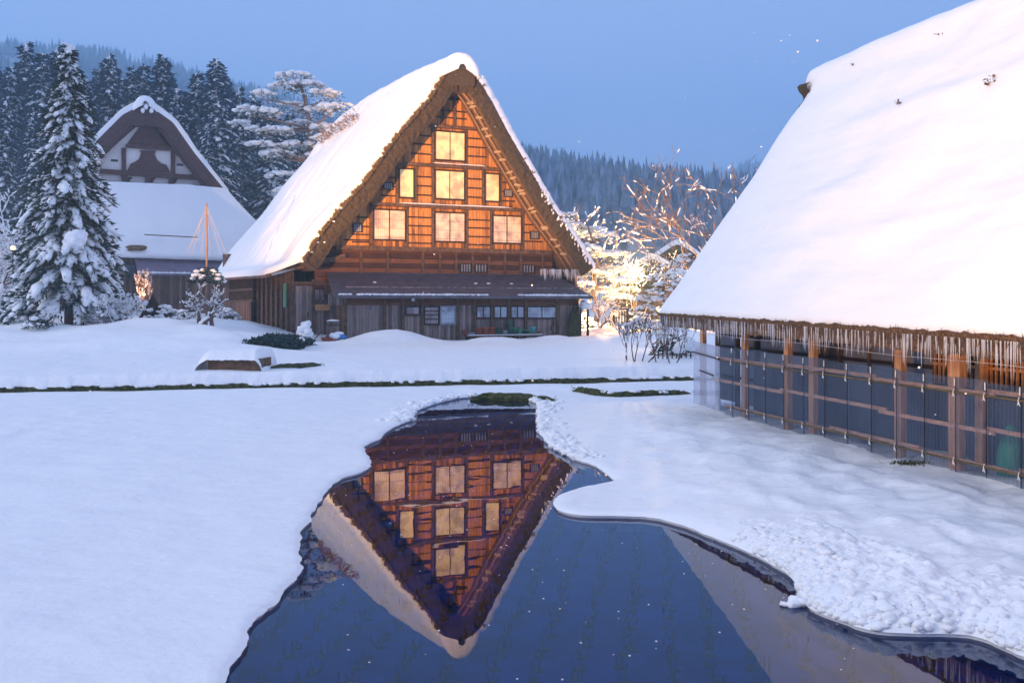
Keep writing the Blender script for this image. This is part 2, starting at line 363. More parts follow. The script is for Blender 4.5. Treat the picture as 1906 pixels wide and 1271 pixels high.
# water: Fresnel mirror, reflected sky's blue also put into its tint and the mud
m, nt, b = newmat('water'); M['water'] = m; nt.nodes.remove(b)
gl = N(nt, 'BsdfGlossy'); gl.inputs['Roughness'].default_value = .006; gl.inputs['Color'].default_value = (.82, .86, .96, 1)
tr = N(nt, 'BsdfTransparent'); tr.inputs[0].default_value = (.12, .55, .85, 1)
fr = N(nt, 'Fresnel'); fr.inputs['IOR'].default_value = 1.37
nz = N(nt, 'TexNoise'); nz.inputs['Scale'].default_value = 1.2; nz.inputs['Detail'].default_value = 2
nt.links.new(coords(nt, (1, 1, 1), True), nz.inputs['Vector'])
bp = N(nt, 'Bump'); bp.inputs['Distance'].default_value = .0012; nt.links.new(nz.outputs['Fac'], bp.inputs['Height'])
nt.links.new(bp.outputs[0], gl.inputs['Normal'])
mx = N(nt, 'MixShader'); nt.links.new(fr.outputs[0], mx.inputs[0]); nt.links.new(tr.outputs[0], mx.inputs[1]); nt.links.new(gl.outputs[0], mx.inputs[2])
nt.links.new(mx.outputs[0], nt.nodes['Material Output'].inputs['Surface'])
# far forested hillside: snow between dark bare woods
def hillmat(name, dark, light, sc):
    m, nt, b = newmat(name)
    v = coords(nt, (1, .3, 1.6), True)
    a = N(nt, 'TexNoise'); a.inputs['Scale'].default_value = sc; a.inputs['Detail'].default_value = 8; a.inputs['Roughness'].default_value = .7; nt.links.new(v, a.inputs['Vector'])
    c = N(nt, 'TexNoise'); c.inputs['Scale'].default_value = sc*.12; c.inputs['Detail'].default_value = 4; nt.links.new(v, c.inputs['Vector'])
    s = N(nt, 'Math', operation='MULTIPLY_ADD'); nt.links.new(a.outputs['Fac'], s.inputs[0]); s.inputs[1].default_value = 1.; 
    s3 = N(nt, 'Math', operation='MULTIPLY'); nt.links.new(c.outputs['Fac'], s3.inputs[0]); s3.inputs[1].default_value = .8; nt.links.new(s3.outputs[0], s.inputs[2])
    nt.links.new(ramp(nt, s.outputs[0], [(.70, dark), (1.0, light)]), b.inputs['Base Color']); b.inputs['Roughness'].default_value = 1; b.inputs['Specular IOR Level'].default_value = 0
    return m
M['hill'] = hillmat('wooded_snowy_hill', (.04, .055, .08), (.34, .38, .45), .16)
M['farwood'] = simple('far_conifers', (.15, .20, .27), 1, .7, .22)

# ------------------------------------------------------------------ ground, pond
BX0, BY0, BSL = -13.6, 27.3, .215
def bank(X): return BY0+BSL*(A(X)-BX0)                # line of the field wall

pond_px = [(424,1271),(424,1246),(440,1226),(458,1208),(461,1194),(459,1169),(472,1154),(494,1138),(517,1122),(523,1107),(548,1082),(563,1057),(555,1019),(561,996),(559,984),(582,970),(579,956),(597,931),(618,902),(636,889),(672,880),(690,868),(692,857),(683,844),(677,830),(707,817),(719,803),(743,790),(768,781),(775,765),(806,752),(851,741),(878,738.5),(914,740),(968,738),(1004,752),(1000,770),(1004,806),(1017,823),(1040,839),(1071,855),(1103,864),(1121,875),(1141,893),(1139,899),(1085,907),(1049,918),(1031,929),(1030,945),(1049,955),(1094,960),(1143,960),(1190,960),(1237,967),(1285,982),(1332,1003),(1371,1017),(1409,1032),(1437,1051),(1475,1074),(1482,1089),(1485,1108),(1494,1124),(1528,1141),(1561,1153),(1599,1169),(1656,1177),(1713,1179),(1784,1179),(1822,1186),(1855,1198),(1889,1217),(1906,1224)]
pond = [PZ(x, y, .03) for x, y in pond_px]
pond = pond+[(4.3, 6.6), (5.0, 5.0), (5.6, 2.0), (5.8, -7.5), (-3.6, -7.5), (-3.2, -2), (-2.5, 3.5)]
pp = A(pond)
# resample and roughen
def resample(pts, step, closed=True):
    out = []; n = len(pts)
    for i in range(n if closed else n-1):
        a, b = pts[i], pts[(i+1) % n]; d = np.linalg.norm(b-a); k = max(1, int(d/step(a)))
        for j in range(k): out.append(a+(b-a)*j/k)
    return A(out)
pp = resample(pp, lambda a: .035+.004*max(a[1], 0))
for _ in range(2): pp = (pp+np.roll(pp, 1, 0)*.5+np.roll(pp, -1, 0)*.5)/2
nrm = np.roll(pp, -1, 0)-np.roll(pp, 1, 0); nrm = np.stack([nrm[:, 1], -nrm[:, 0]], 1); nrm /= np.linalg.norm(nrm, axis=1)[:, None]+1e-9
pp = pp+nrm*(.05*pn(pp[:, 0]*3.1, pp[:, 1]*3.1)+.03*pn(pp[:, 0]*9, pp[:, 1]*9))[:, None]
def dist_poly(X, Y, poly):
    X, Y = A(X), A(Y); a = poly; b = np.roll(poly, -1, 0); d = b-a; L2 = (d**2).sum(1)+1e-12
    best = np.full(X.shape, 1e9); inside = np.zeros(X.shape, bool)
    for i in range(len(a)):
        t = np.clip(((X-a[i, 0])*d[i, 0]+(Y-a[i, 1])*d[i, 1])/L2[i], 0, 1)
        best = np.minimum(best, (X-a[i, 0]-t*d[i, 0])**2+(Y-a[i, 1]-t*d[i, 1])**2)
        c = ((a[i, 1] > Y) != (b[i, 1] > Y))
        if abs(d[i, 1]) > 1e-9: inside ^= c & (X < d[i, 0]*(Y-a[i, 1])/d[i, 1]+a[i, 0])
    return np.sqrt(best), inside

# plateau heights from scattered control points (X, Y, z)
ctl = []
for x in range(-60, 61, 6): ctl.append((x, float(bank(x))+.6, .60)); ctl.append((x, float(bank(x))+2.2, .66))
def cp(px, py, Y): p = P(px, py, Y); ctl.append((p.x, p.y, p.z))
for px in (-150, 0, 120, 240): cp(px, 656, 34.5); cp(px, 634, 39); cp(px, 616, 44); cp(px, 606, 50); cp(px, 598, 60)
cp(350, 654, 34.5); cp(350, 630, 39); cp(350, 612, 44); cp(350, 600, 52); cp(430, 632, 38.5); cp(450, 618, 42); cp(445, 606, 48)
cp(500, 658, 36.5); cp(540, 652, 39); cp(520, 640, 44); cp(560, 640, 44); cp(600, 664, 34); cp(480, 668, 33.5)
for px in (640, 760, 880, 1000): cp(px, 665, 34.5); cp(px, 650, 39.5); cp(px, 640, 44.5)
cp(620, 640, 46); cp(720, 634, 48.5); cp(850, 633, 49.5); cp(1000, 630, 52)
cp(1100, 660, 36); cp(1100, 645, 42); cp(1120, 630, 48); cp(1150, 615, 58); cp(1220, 655, 38); cp(1270, 640, 42); cp(1350, 630, 46)
cp(1160, 608, 70); cp(1240, 602, 60)
for x, y, z in ((-60, 90, 4), (-30, 95, 3), (0, 90, 1.6), (25, 90, 2.0), (60, 90, 3), (60, 60, 2), (60, 45, 1.2), (-60, 60, 2.2), (30, 50, 1.2), (20, 70, 1.8), (-8, 60, .8), (0, 70, 1.)): ctl.append((x, y, z))
ctl = A(ctl)
def rbf_fit(c):
    n = len(c); d = np.hypot(c[:, None, 0]-c[None, :, 0], c[:, None, 1]-c[None, :, 1])
    K = d; Pm = np.c_[np.ones(n), c[:, :2]]
    Amt = np.block([[K-np.eye(n)*.6, Pm], [Pm.T, np.zeros((3, 3))]])
    return np.linalg.solve(Amt, np.r_[c[:, 2], 0, 0, 0])
wts = rbf_fit(ctl)
def rbf(X, Y):
    X, Y = A(X), A(Y); s = wts[-3]+wts[-2]*X+wts[-1]*Y
    for i in range(len(ctl)): s = s+wts[i]*np.hypot(X-ctl[i, 0], Y-ctl[i, 1])
    return s
mounds = []                                           # (x, y, rx, ry, h)
def md(px, py, Y, rx, ry, h): p = P(px, py, Y); mounds.append((p.x, p.y, rx, ry, h))
md(715, 640, 46.5, 1.7, 1.3,   .46); md(745, 640, 46.8, 1.6, 1.2, .16); md(790, 636, 47.0, 1.5, .9, .06); md(905, 636, 47.2, .85, .6, .20); md(947, 636, 47.5, .7, .6, .17); md(1030, 634, 49.4, 1.0, .6, .20)
md(1000, 634, 50.6,   .8, .6, .05); md(650, 640, 45, 1.6, .9, .12)
for i in range(26):
    md(-60+i*22+random.uniform(-12, 12), 0, random.uniform(40, 52), random.uniform(.8, 2.0), random.uniform(.7, 1.5), random.uniform(.1, .34))
for i in range(9): md(-40+i*58+random.uniform(-14, 14), 0, random.uniform(35.5, 37), random.uniform(1.6, 3.2), random.uniform(.6, 1.0), random.uniform(.05, .16))
for (px, Y, h) in ((1200, 47, .3), (1260, 50, .4), (1310, 44, .3), (1130, 57, .25), (1285, 38.5, .22)): md(px, 0, Y, 1.2, 1.0, h)
RB = (1475, 1075)
def ground_z(X, Y, dp=None, inside=None):
    X, Y = A(X), A(Y)
    if dp is None: dp, inside = dist_poly(X, Y, pp)
    t = Y-bank(X)
    # fields
    right = ss(0.2, 2.2, X-(1.0-.03*(Y-10)))*ss(26, 20, Y)
    thick = .04+.13*right
    z = thick*(1-np.exp(-dp/(.035+.10*right)))+.03
    z = z+ss(.3, 3.5, dp)*(.07+.03*right)
    z = z+ss(.1, 1.2, dp)*(.045*fbm(X*.35, Y*.3)+.02*fbm(X*.8, Y*2.2)+right*(.10*fbm(X*.9+5, Y*.55)+.075*fbm(X*2.3, Y*1.1+9)+.022*fbm(X*7., Y*4.)))
    crumb = right*ss(3.0, .3, dp)*ss(12.5, 9.5, Y)
    z = z+crumb*(.10*np.abs(fbm(X*4.5, Y*4.5, 3.))+.05*np.abs(pn(X*13, Y*13)))*ss(0, .1, dp)
    cr2 = ss(1.0, .1, dp)*ss(20, 25, Y)
    z = z+cr2*.09*np.abs(pn(X*5, Y*3))*ss(0, .1, dp)
    foot = np.exp(-(((X+9.2)/.9)**2+((Y-21)/4.)**2)**2)      # trampled patch at the far left
    z = z+foot*(.10*fbm(X*3, Y*2.2, 1.)+.04*pn(X*9, Y*5))
    edge = np.exp(-((t+1.3+.3*pn(X*.6, 0))/.35)**2)*.06*ss(-.1, .35, pn(X*1.1, 2.))
    z = z+edge
    # snow drifting up against the sheeting of the shed
    sd_ = X-(4.3-.213*(Y-21)); dr = np.exp(-((sd_+.15)/.55)**2)*ss(26, 23, Y)*(-.03+.05*pn(Y*1.3, 4.)+.03*pn(Y*5, 1.))
    z = z+dr
    # bank and plateau
    zp = rbf(X, Y)
    for (mx_, my_, rx, ry, h) in mounds: zp = zp+h*np.exp(-(((X-mx_)/rx)**2+((Y-my_)/ry)**2)**1.3)
    zp = zp+.07*fbm(X*.5, Y*.35, 5.)+.03*fbm(X*1.6, Y*1.2)*ss(37, 43, Y)+.012*fbm(X*4, Y*3)
    edgew = .05*pn(X*1.7, 6.)+.03*pn(X*5., 1.)
    tt = t-edgew
    lo = .30+.03*pn(X*2.3, 9.)
    zb = np.where(tt < .06, lo*ss(-.01, .04, tt)+z*(1-ss(-.01, .04, tt)), lo+(zp-lo)*ss(.05, .20, tt)**.6)
    z = np.where(tt < -.01, z, zb)
    return z

pts = []
def fan(Y0, Y1, ky, kx, xl, xr, X0=-70, X1=70):
    Y = Y0
    while Y < Y1:
        st = max(kx*Y, .05); l, r = max(xl*Y-1, X0), min(xr*Y+1, X1)
        n = int((r-l)/st); xs = l+(np.arange(n)+rng.uniform(.0, 1., n)*.5)*st
        pts.append(np.c_[xs, np.full(n, Y)+rng.uniform(-.3, .3, n)*ky*Y]); Y += ky*Y
fan(5.8, 26, .0075, .0085, -.56, .54); fan(26, 34, .005, .0075, -.56, .50); fan(34, 60, .007, .0075, -.56, .50)
fan(60, 92, .03, .02, -.6, .5)
for x in np.arange(-70, 71, 3.5):
    for y in np.arange(-25, 95, 3.5):
        if not (5 < y and abs(x) < .55*y): pts.append(A([[x, y]]))
ex = np.c_[rng.uniform(2.2, 5.2, 30000), rng.uniform(6.2, 11, 30000)]; pts.append(ex[dist_poly(ex[:, 0], ex[:, 1], pp)[0] < 1.1])
for s_ in (-.03, .0, .03, .07, .12, .2, .3, .42):      # rows of points along the bank
    xs = np.arange(-22, 16, .09); pts.append(np.c_[xs, bank(xs)+s_])
pts = np.concatenate(pts)
pts = pts[(pts[:, 0] > -69.9) & (pts[:, 0] < 69.9) & (pts[:, 1] > -24.9) & (pts[:, 1] < 92)]
dp, ins = dist_poly(pts[:, 0], pts[:, 1], pp)
keep = (~ins) & (dp > .02+.002*np.maximum(pts[:, 1], 0)); pts = pts[keep]
# offset loops just outside the pond edge give the rounded snow lip
for off in (.025, .07, .15):
    q = pp+nrm*off*np.sign(1)
    d_, i_ = dist_poly(q[:, 0], q[:, 1], pp)
    if i_.mean() > .5: q = pp-nrm*off; d_, i_ = dist_poly(q[:, 0], q[:, 1], pp)
    pts = np.concatenate([pts, q[(~i_) & (d_ > off*.8)]])
corner = A([(-70, -25), (70, -25), (70, 92.5), (-70, 92.5)])
nb = len(pp)
allp = np.concatenate([pp, corner, pts])
edges = [(i, (i+1) % nb) for i in range(nb)]+[(nb, nb+1), (nb+1, nb+2), (nb+2, nb+3), (nb+3, nb)]
res = geometry.delaunay_2d_cdt([Vector(p) for p in allp], edges, [list(range(nb))], 0, 1e-5)
vo = A([tuple(v) for v in res[0]]); fo = res[2]; forig = res[5]
cen = A([vo[list(f)].mean(0) for f in fo]); 
_, cin = dist_poly(cen[:, 0], cen[:, 1], pp)
dpo, _ = dist_poly(vo[:, 0], vo[:, 1], pp)
dpo[dpo < 1e-3] = 0
zo = ground_z(vo[:, 0], vo[:, 1], dpo, None)
g = MB(); g.add(np.c_[vo, zo], [tuple(f) for f, c in zip(fo, cin) if not c])
# undercut skirt below the lip
q = pp+nrm*.03; d_, i_ = dist_poly(q[:, 0], q[:, 1], pp); sgn = -1 if i_.mean() > .5 else 1
top = np.c_[pp, ground_z(pp[:, 0], pp[:, 1], np.zeros(nb), None)]
r1 = np.c_[pp+nrm*sgn*.02, np.full(nb, .012)]; r2 = np.c_[pp+nrm*sgn*.05, np.full(nb, -.2)]
loop = lambda a: np.concatenate([a, a[:1]])
g.grid(np.stack([loop(top), loop(r1), loop(r2)]))
# crumbs and broken clods along the trampled edges
cs, sc = [], []
for i in range(nb):
    x, y = pp[i]; rt_ = x > .3 and 6 < y < 10.5; up_ = (21 < y < 28.2) or (16 < y < 27 and x > .4)
    if not (rt_ or up_): continue
    for _ in range(9 if rt_ else 4):
        o_ = .03+.42*random.random()**2.2 if rt_ else .03+.5*random.random()**1.8; q_ = pp[i]+nrm[i]*sgn*o_
        r = (.010+.045*random.random()**2.5)*(1 if rt_ else 1.6); cs.append(q_); sc.append(r)
cs = A(cs); sc = A(sc); dc_, ic_ = dist_poly(cs[:, 0], cs[:, 1], pp); ok = ~ic_; cs, sc, dc_ = cs[ok], sc[ok], dc_[ok]
zc0 = ground_z(cs[:, 0], cs[:, 1], dc_, None); g.lumps(np.c_[cs, zc0-sc*.15], np.c_[sc*1.3, sc*1.1, sc*.8], .3, 1)
tag(g.build('ground', M['snow'], None, True), kind='structure')
def gz(X, Y):
    return float(ground_z(A([X]), A([Y]))[0])

w = MB(); w.add([(-7, -8, 0), (9, -8, 0), (9, 30, 0), (-7, 30, 0)], [(0, 1, 2, 3)])
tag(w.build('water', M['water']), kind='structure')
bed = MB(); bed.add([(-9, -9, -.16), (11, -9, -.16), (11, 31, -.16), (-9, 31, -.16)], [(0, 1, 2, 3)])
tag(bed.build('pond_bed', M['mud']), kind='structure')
# rows of cut rice stubble, mostly drowned
st = MB(); B_, D_, S_ = [], [], []
for i in range(-14, 22):
    for j in range(0, 90):
        x = -4+i*.32+j*.02*0+random.uniform(-.03, .03)+j*.035; y = 5.0+j*.24+random.uniform(-.04, .04)
        if abs(x) > 6: continue
        tall = random.random() < .06
        for k in range(5):
            a = random.uniform(0, 2*pi); h = random.uniform(.16, .21) if tall else random.uniform(.04, .13)
            B_.append((x+.03*cos(a), y+.03*sin(a), -.16)); D_.append((.02*cos(a), .02*sin(a), h)); S_.append((.008 if not tall else .004, 0, 0))
st.leaves(B_, D_, S_); st.lumps([b for b in B_[::5]], [(random.uniform(.03, .06), random.uniform(.03, .06), .03) for _ in B_[::5]], .3)
tag(st.build('rice_stubble', M['stubble']), 'dark cut rice stubble poking from the still pond water', 'stubble', kind='stuff')
# floating flecks of snow
fk = MB(); cs, sc = [], []
for i in range(200):
    y = random.uniform(6.6, 22); x = random.uniform(-.3, .5)*y*.7; cs.append((x, y, .001)); r = random.uniform(.004, .011); sc.append((r, r, r*.5))
fk.lumps(cs, sc); tag(fk.build('snow_flecks', M['snow_tree']), 'tiny flecks of fresh snow floating on the dark pond', 'snow', kind='stuff')
# crumbled lump of snow at the water edge
x, y = PZ(1477, 1122, .03)
ck = MB(); ck.lumps([(x, y, .02), (x+.09, y+.02, .03), (x-.07, y+.03, .015), (x+.03, y+.06, .035)], [(.07, .05, .035), (.06, .05, .04), (.04, .04, .02), (.06, .05, .045)], .25, 1)
tag(ck.build('snow_chunk', M['snow'], None, True), 'small broken snow lump floating at the tip of the right bank', 'snow lump')

# moss strips: field wall, far end of pond, side ditch
def moss_strip(name, path, label, cat, w0=.12, h=.13, zb=.14, mat='moss', n=10, snow=True):
    path = A(path); mb = MB(); sn = MB(); rows = []
    L = np.r_[0, np.cumsum(np.linalg.norm(np.diff(path, axis=0), axis=1))]; tt = np.arange(0, L[-1], .06)
    X = np.interp(tt, L, path[:, 0]); Y = np.interp(tt, L, path[:, 1]); z0 = np.interp(tt, L, path[:, 2]) if path.shape[1] > 2 else np.full(len(tt), zb)
    th = np.linspace(0, pi, n)
    for i in range(len(tt)):
        hh = h*(1+.5*pn(tt[i]*1.3, 3.)+.35*pn(tt[i]*4.7, 1.))*min(1, tt[i]/.5+.1, (L[-1]-tt[i])/.5+.1); ww = w0*(1+.5*pn(tt[i]*1.1, 7.))
        r = 1+.35*pn(np.cos(th)*2+tt[i]*3, np.sin(th)*2, tt[i])
        rows.append(np.c_[np.full(n, X[i]), Y[i]-ww*np.cos(th)*r, z0[i]-.06+(hh+.06)*np.sin(th)**.7*r])
        if snow and random.random() < .08 and np.isfinite(hh):
            sn.lumps([(X[i], Y[i]-ww*.5, z0[i]+hh*.9)], [(random.uniform(.05, .2), .09, .04)], .2, 1)
    mb.grid(A(rows))
    # ragged grass blades
    k = len(tt)*6; ii = rng.integers(0, len(tt), k); a = rng.uniform(-1, 1, k)
    B = np.c_[X[ii]+rng.uniform(-.05, .05, k), Y[ii]-w0*.7+a*w0*.4, z0[ii]+h*rng.uniform(.1, .9, k)]
    D = np.c_[rng.normal(0, .03, k), -rng.uniform(.01, .07, k), rng.normal(.0, .035, k)]; S = np.c_[rng.uniform(.006, .014, k), np.zeros(k), np.zeros(k)]
    mb.leaves(B, D, S)
    o = tag(mb.build(name, M[mat], None, False), label, cat, kind='stuff')
    if sn.n: sn.build('snow_patch', M['snow_tree'], o, True)
    return o
xs = np.arange(-19, 7.6, .4)
moss_strip('moss_bank', np.c_[xs, bank(xs)+.02, np.full(len(xs), .17)], 'dark moss and stone edge running along the foot of the snowy bank', 'moss', .06, .10)
def pxpath(L, z): return [(*PZ(x, y, z), z) for x, y in L]
moss_strip('moss_clump', pxpath([(876, 741), (905, 739), (945, 740), (985, 741), (1015, 745), (1038, 748)], .05), 'low green moss hummocks at the far end of the pond', 'moss', .30, .11, .05, snow=False)
moss_strip('grass_verge', pxpath([(1065, 728), (1110, 736), (1150, 739), (1215, 738), (1292, 735)], .10), 'dark grassy ditch edge between the field and the shed corner', 'grass', .22, .15, .1, 'moss')
moss_strip('grass_patch', [(*PZ(x, y, .68), .62) for x, y in ((500, 681), (520, 680), (560, 679), (605, 677))], 'bare green grass patch beside the wooden trough', 'grass', .42, .10, .6, snow=False)

# ------------------------------------------------------------------ main farmhouse
AH = R(25); OX, OY = (836-CXP)/FPX*52.3, 52.3
U = (cos(AH), sin(AH)); V = (-sin(AH), cos(AH))
def F(px, py, l=0., O=(OX, OY), U=U, V=V):            # hit the upright plane "l metres behind the gable wall"
    dx = (px-CXP)/FPX; t = (l+O[0]*V[0]+O[1]*V[1])/(dx*V[0]+V[1])
    X, Y = dx*t, t; return ((X-O[0])*U[0]+(Y-O[1])*U[1], CAMZ+(HY-py)/FPX*t)
def FS(px, py, s, O=(OX, OY), U=U, V=V):              # hit the plane "s metres along", gives (l, z)
    dx = (px-CXP)/FPX; t = (s+O[0]*U[0]+O[1]*U[1])/(dx*U[0]+U[1])
    X, Y = dx*t, t; return ((X-O[0])*V[0]+(Y-O[1])*V[1], CAMZ+(HY-py)/FPX*t)
GZ = .62
house = empty('farmhouse', (OX, OY, 0), AH, 'large steep thatched farmhouse with glowing gable windows and snowy roof', 'farmhouse')
LF = -1.7
outL = [F(x, y, LF) for x, y in ((853,128),(838,134),(822,147),(805,178),(766,224),(737,256),(711,293),(679,339),(636,388),(600,430),(565,486))]
outR = [F(x, y, LF) for x, y in ((853,128),(872,132),(886,142),(901,165),(917,192),(949,253),(979,303),(1011,358),(1036,397),(1061,430),(1081,460),(1104,498))]
sr = F(853, 120, LF)[0]
def arclen(p): p = A(p); return np.r_[0, np.cumsum(np.linalg.norm(np.diff(p, axis=0), axis=1))]
def reparam(p, n):
    p = A(p); L = arclen(p); t = np.linspace(0, L[-1], n); return np.c_[np.interp(t, L, p[:, 0]), np.interp(t, L, p[:, 1])]
NL = 70
oL, oR = reparam(outL, NL), reparam(outR, NL)
def smooth1(a, k=3):
    for _ in range(k): a[1:-1] = (a[:-2]+2*a[1:-1]+a[2:])/4
    return a
smooth1(oL, 6); smooth1(oR, 6)
zr = oL[0, 1]
# ridge line along the house from its silhouette
rdg = [FS(x, y, sr) for x, y in ((780,133),(700,176),(650,212),(611,251))]
LB = rdg[-1][0]-1.2
ridge_snow_top = lambda l: np.interp(l, [LF-.3]+[r[0] for r in rdg], [F(850, 103, LF)[1]]+[r[1] for r in rdg])
def dz(l): return ridge_snow_top(l)-ridge_snow_top(LF)
def frac(z): return np.clip((z-4.)/(zr-4.), 0, 1)**1.2
TH = .78
def normals(p, side):
    d = np.gradient(p, axis=0); n = np.stack([d[:, 1], -d[:, 0]], 1)*side; n /= np.linalg.norm(n, axis=1)[:, None]; return n
nL, nR = normals(oL, -1), normals(oR, 1)
if (nL[30][0] > 0): nL = -nL
if (nR[30][0] < 0): nR = -nR
ls = np.linspace(LF, LB, 46)
def shell(prof, nn, off, jit=0.):
    rows = []
    for l in ls:
        p = prof+nn*off; z = p[:, 1]+dz(l)*frac(prof[:, 1]); rows.append(np.c_[p[:, 0], np.full(len(p), l), z])
    return A(rows)
innerL = oL-nL*TH; innerR = oR-nR*TH
# clip inner curves so that they do not cross the ridge
def inner_rows(prof, nn, side, l):
    p = prof-nn*TH; p = p.copy(); z = p[:, 1]+dz(l)*frac(prof[:, 1])
    s_ = p[:, 0]; s_ = np.minimum(s_, sr-.02) if side < 0 else np.maximum(s_, sr+.02)
    ztop = zr-1.15; z = np.minimum(z, ztop+dz(l)+0*z)
    return np.c_[s_, np.full(len(p), l), z]
for side, prof, nn in ((-1, oL, nL), (1, oR, nR)):
    mb = MB()
    o_ = shell(prof, nn, 0.); i_ = A([inner_rows(prof, nn, side, l) for l in ls])
    mb.grid(o_); mb.grid(i_[:, ::-1])
    e_ = np.stack([o_[:, -1], i_[:, -1]], 1); mb.grid(e_)
    b_ = np.stack([o_[-1], i_[-1]], 1); mb.grid(b_)
    th_o = mb.build('thatch_roof', M['thatch'], house, True)
    # cut front face of the thatch, rough
    K = 14; rows = []
    n2 = 4*NL; P0 = reparam(prof, n2); P1 = np.c_[np.interp(np.linspace(0, 1, n2), np.linspace(0, 1, NL), i_[0][:, 0]), np.interp(np.linspace(0, 1, n2), np.linspace(0, 1, NL), i_[0][:, 2])]
    for k in range(K):
        t = k/(K-1); p = P0*(1-t)+P1*t
        bulge = .10*sin(pi*t)+.16*fbm(p[:, 0]*4, p[:, 1]*4, 2.)+.11*pn(p[:, 0]*14, p[:, 1]*14)
        rg = (.07*pn(p[:, 0]*6, p[:, 1]*6, k) if k in (0, K-1) else 0)
        rows.append(np.c_[p[:, 0]+rg*side, LF-bulge*(0 if k in (0, K-1) else 1), p[:, 1]+rg])
    f_ = MB(); f_.grid(A(rows)); vg = f_.build('thatch_verge', M['thatch_cut'], house, True)
    # straw fringe poking out of the snow along the verge
    k = 5200; t = rng.uniform(0.04, 1, k); p = np.c_[np.interp(t, np.linspace(0, 1, n2), P0[:, 0]), np.interp(t, np.linspace(0, 1, n2), P0[:, 1])]
    clump = pn(t*60, 3.)+.6*pn(t*170, 1.); m_ = (clump > -.05) if side < 0 else (clump > .35); p = p[m_]; k = len(p); cl = clump[m_]
    nx = np.interp(t[m_], np.linspace(0, 1, NL), nn[:, 0]); nz_ = np.interp(t[m_], np.linspace(0, 1, NL), nn[:, 1])
    ln = (.16+.42*cl*rng.uniform(.4, 1, k))*(1 if side < 0 else .4)
    B = np.c_[p[:, 0]-nx*.05, LF-rng.uniform(-.25, .22, k), p[:, 1]-nz_*.05]
    D = np.c_[nx*ln*.8+rng.normal(0, .05, k), -rng.uniform(.0, .22, k), nz_*ln+rng.normal(0, .05, k)]
    S = np.c_[rng.uniform(.02, .05, k), np.zeros(k), rng.uniform(-.02, .02, k)]
    fr_ = MB(); fr_.leaves(B, D, S); fr_.build('straw_fringe', M['straw'], vg)

# ridge cap
mb = MB(); rows = []
for l in np.linspace(LF-.35, LB, 40):
    th = np.linspace(-.15*pi, 1.15*pi, 22); r = .75*(1+.06*pn(th*3, l*3))
    rows.append(np.c_[sr+r*np.cos(th)*1.0, np.full(22, l), zr-.62+dz(l)+r*np.sin(th)*.85])
mb.grid(A(rows)); 
cap = rows[0]; mb.add(cap, [tuple(range(22))])
mb.build('ridge_cap', M['thatch_cut'], house, True)

# snow blanket: left slope with pent, right slope, ridge
zE = F(497, 512, 0)[1]; sE = F(497, 512, 0)[0]-.05
def snow_left():
    rows = []; n = 90
    for l in np.linspace(LF-.05, LB+.1, 120):
        k = float(ss(-1.2, .6, l))
        th = .42*(1+.25*fbm(l*.35, 1.)) *(.55+.45*float(ss(LF-.1, LF+.8, l)))
        base = oL.copy(); base[:, 1] += dz(l)*frac(oL[:, 1])
        tt = np.linspace(0, 1, NL)
        thick = th*(1+.45*pn(tt*2.2, l*.55)+.40*pn(tt*1.2+3, l*1.1)+.12*pn(tt*14, l*1.5))
        thick *= (.9+.35*np.exp(-(tt/.08)**2))
        zpatch = np.exp(-((tt-.10-.006*l)/.018)**2)*ss(9, 12, l)*ss(22.5, 20, l)   # slipped snow below the ridge shows a strip of thatch
        thick = thick*(1-.8*zpatch)
        top = base+nL*thick[:, None]
        # toe over the pent roof
        eb = base[-1]
        toe = A([(eb[0]-.5*k-.12, eb[1]-.35*k+.30), (sE+.25*k+.0, zE+.42+.02*l), (sE-.08, zE+.22+.016*l), (sE-.10+.08*pn(l*2, 1.), zE-.06-.05*pn(l*3, 2.)+.016*l)])
        toe2 = A([(eb[0]-.18, eb[1]+.12), (eb[0]-.22, eb[1]+.0), (eb[0]-.15, eb[1]-.04), (eb[0]-.05, eb[1]-.05)])
        tp = toe*k+toe2*(1-k)
        prof = np.concatenate([top, tp]); prof = reparam(prof, n); smooth1(prof, 4)
        rows.append(np.c_[prof[:, 0], np.full(n, l)-.0, prof[:, 1]])
    G = A(rows)
    fr0 = G[0].copy(); bs = reparam(np.concatenate([oL, [oL[-1]+A((-.05, -.03))]]), n); fr0 = np.c_[bs[:, 0]+.02, np.full(n, LF-.03), bs[:, 1]-.04]
    jag = .22*pn(np.linspace(0, 45, n), 2.)+.12*pn(np.linspace(0, 140, n), 5.); G[0, :, 1] += .16+jag
    fr0[:, 1] += .05
    return np.concatenate([fr0[None], G])
mb = MB(); mb.grid(snow_left()); mb.build('roof_snow', M['snow_roof'], house, True)
rows = []
for l in np.linspace(LF-.02, LB+.1, 70):
    tt = np.linspace(0, 1, NL); base = oR.copy(); base[:, 1] += dz(l)*frac(oR[:, 1])
    thick = .52*(1+.3*pn(tt*6, l*.5, 4.)+.45*pn(tt*22, l*1.2, 4.)*ss(.3, .8, tt))*(.80+.20*float(ss(LF-.1, LF+.6, l)))*(1-.40*tt)
    p = base+nR*thick[:, None]; rows.append(np.c_[p[:, 0], np.full(NL, l+(.14*(1+pn(tt*40, 3.)) if l < LF else 0)), p[:, 1]])
G = A(rows); f0 = np.c_[oR[:, 0]-.02, np.full(NL, LF+.03), oR[:, 1]-.03]; G = np.concatenate([f0[None], G])
mb = MB(); mb.grid(G); eb = G[:, -1].copy(); eb[:, 2] -= .28; eb[:, 0] -= .05; mb.grid(np.stack([G[:, -1], eb], 1))
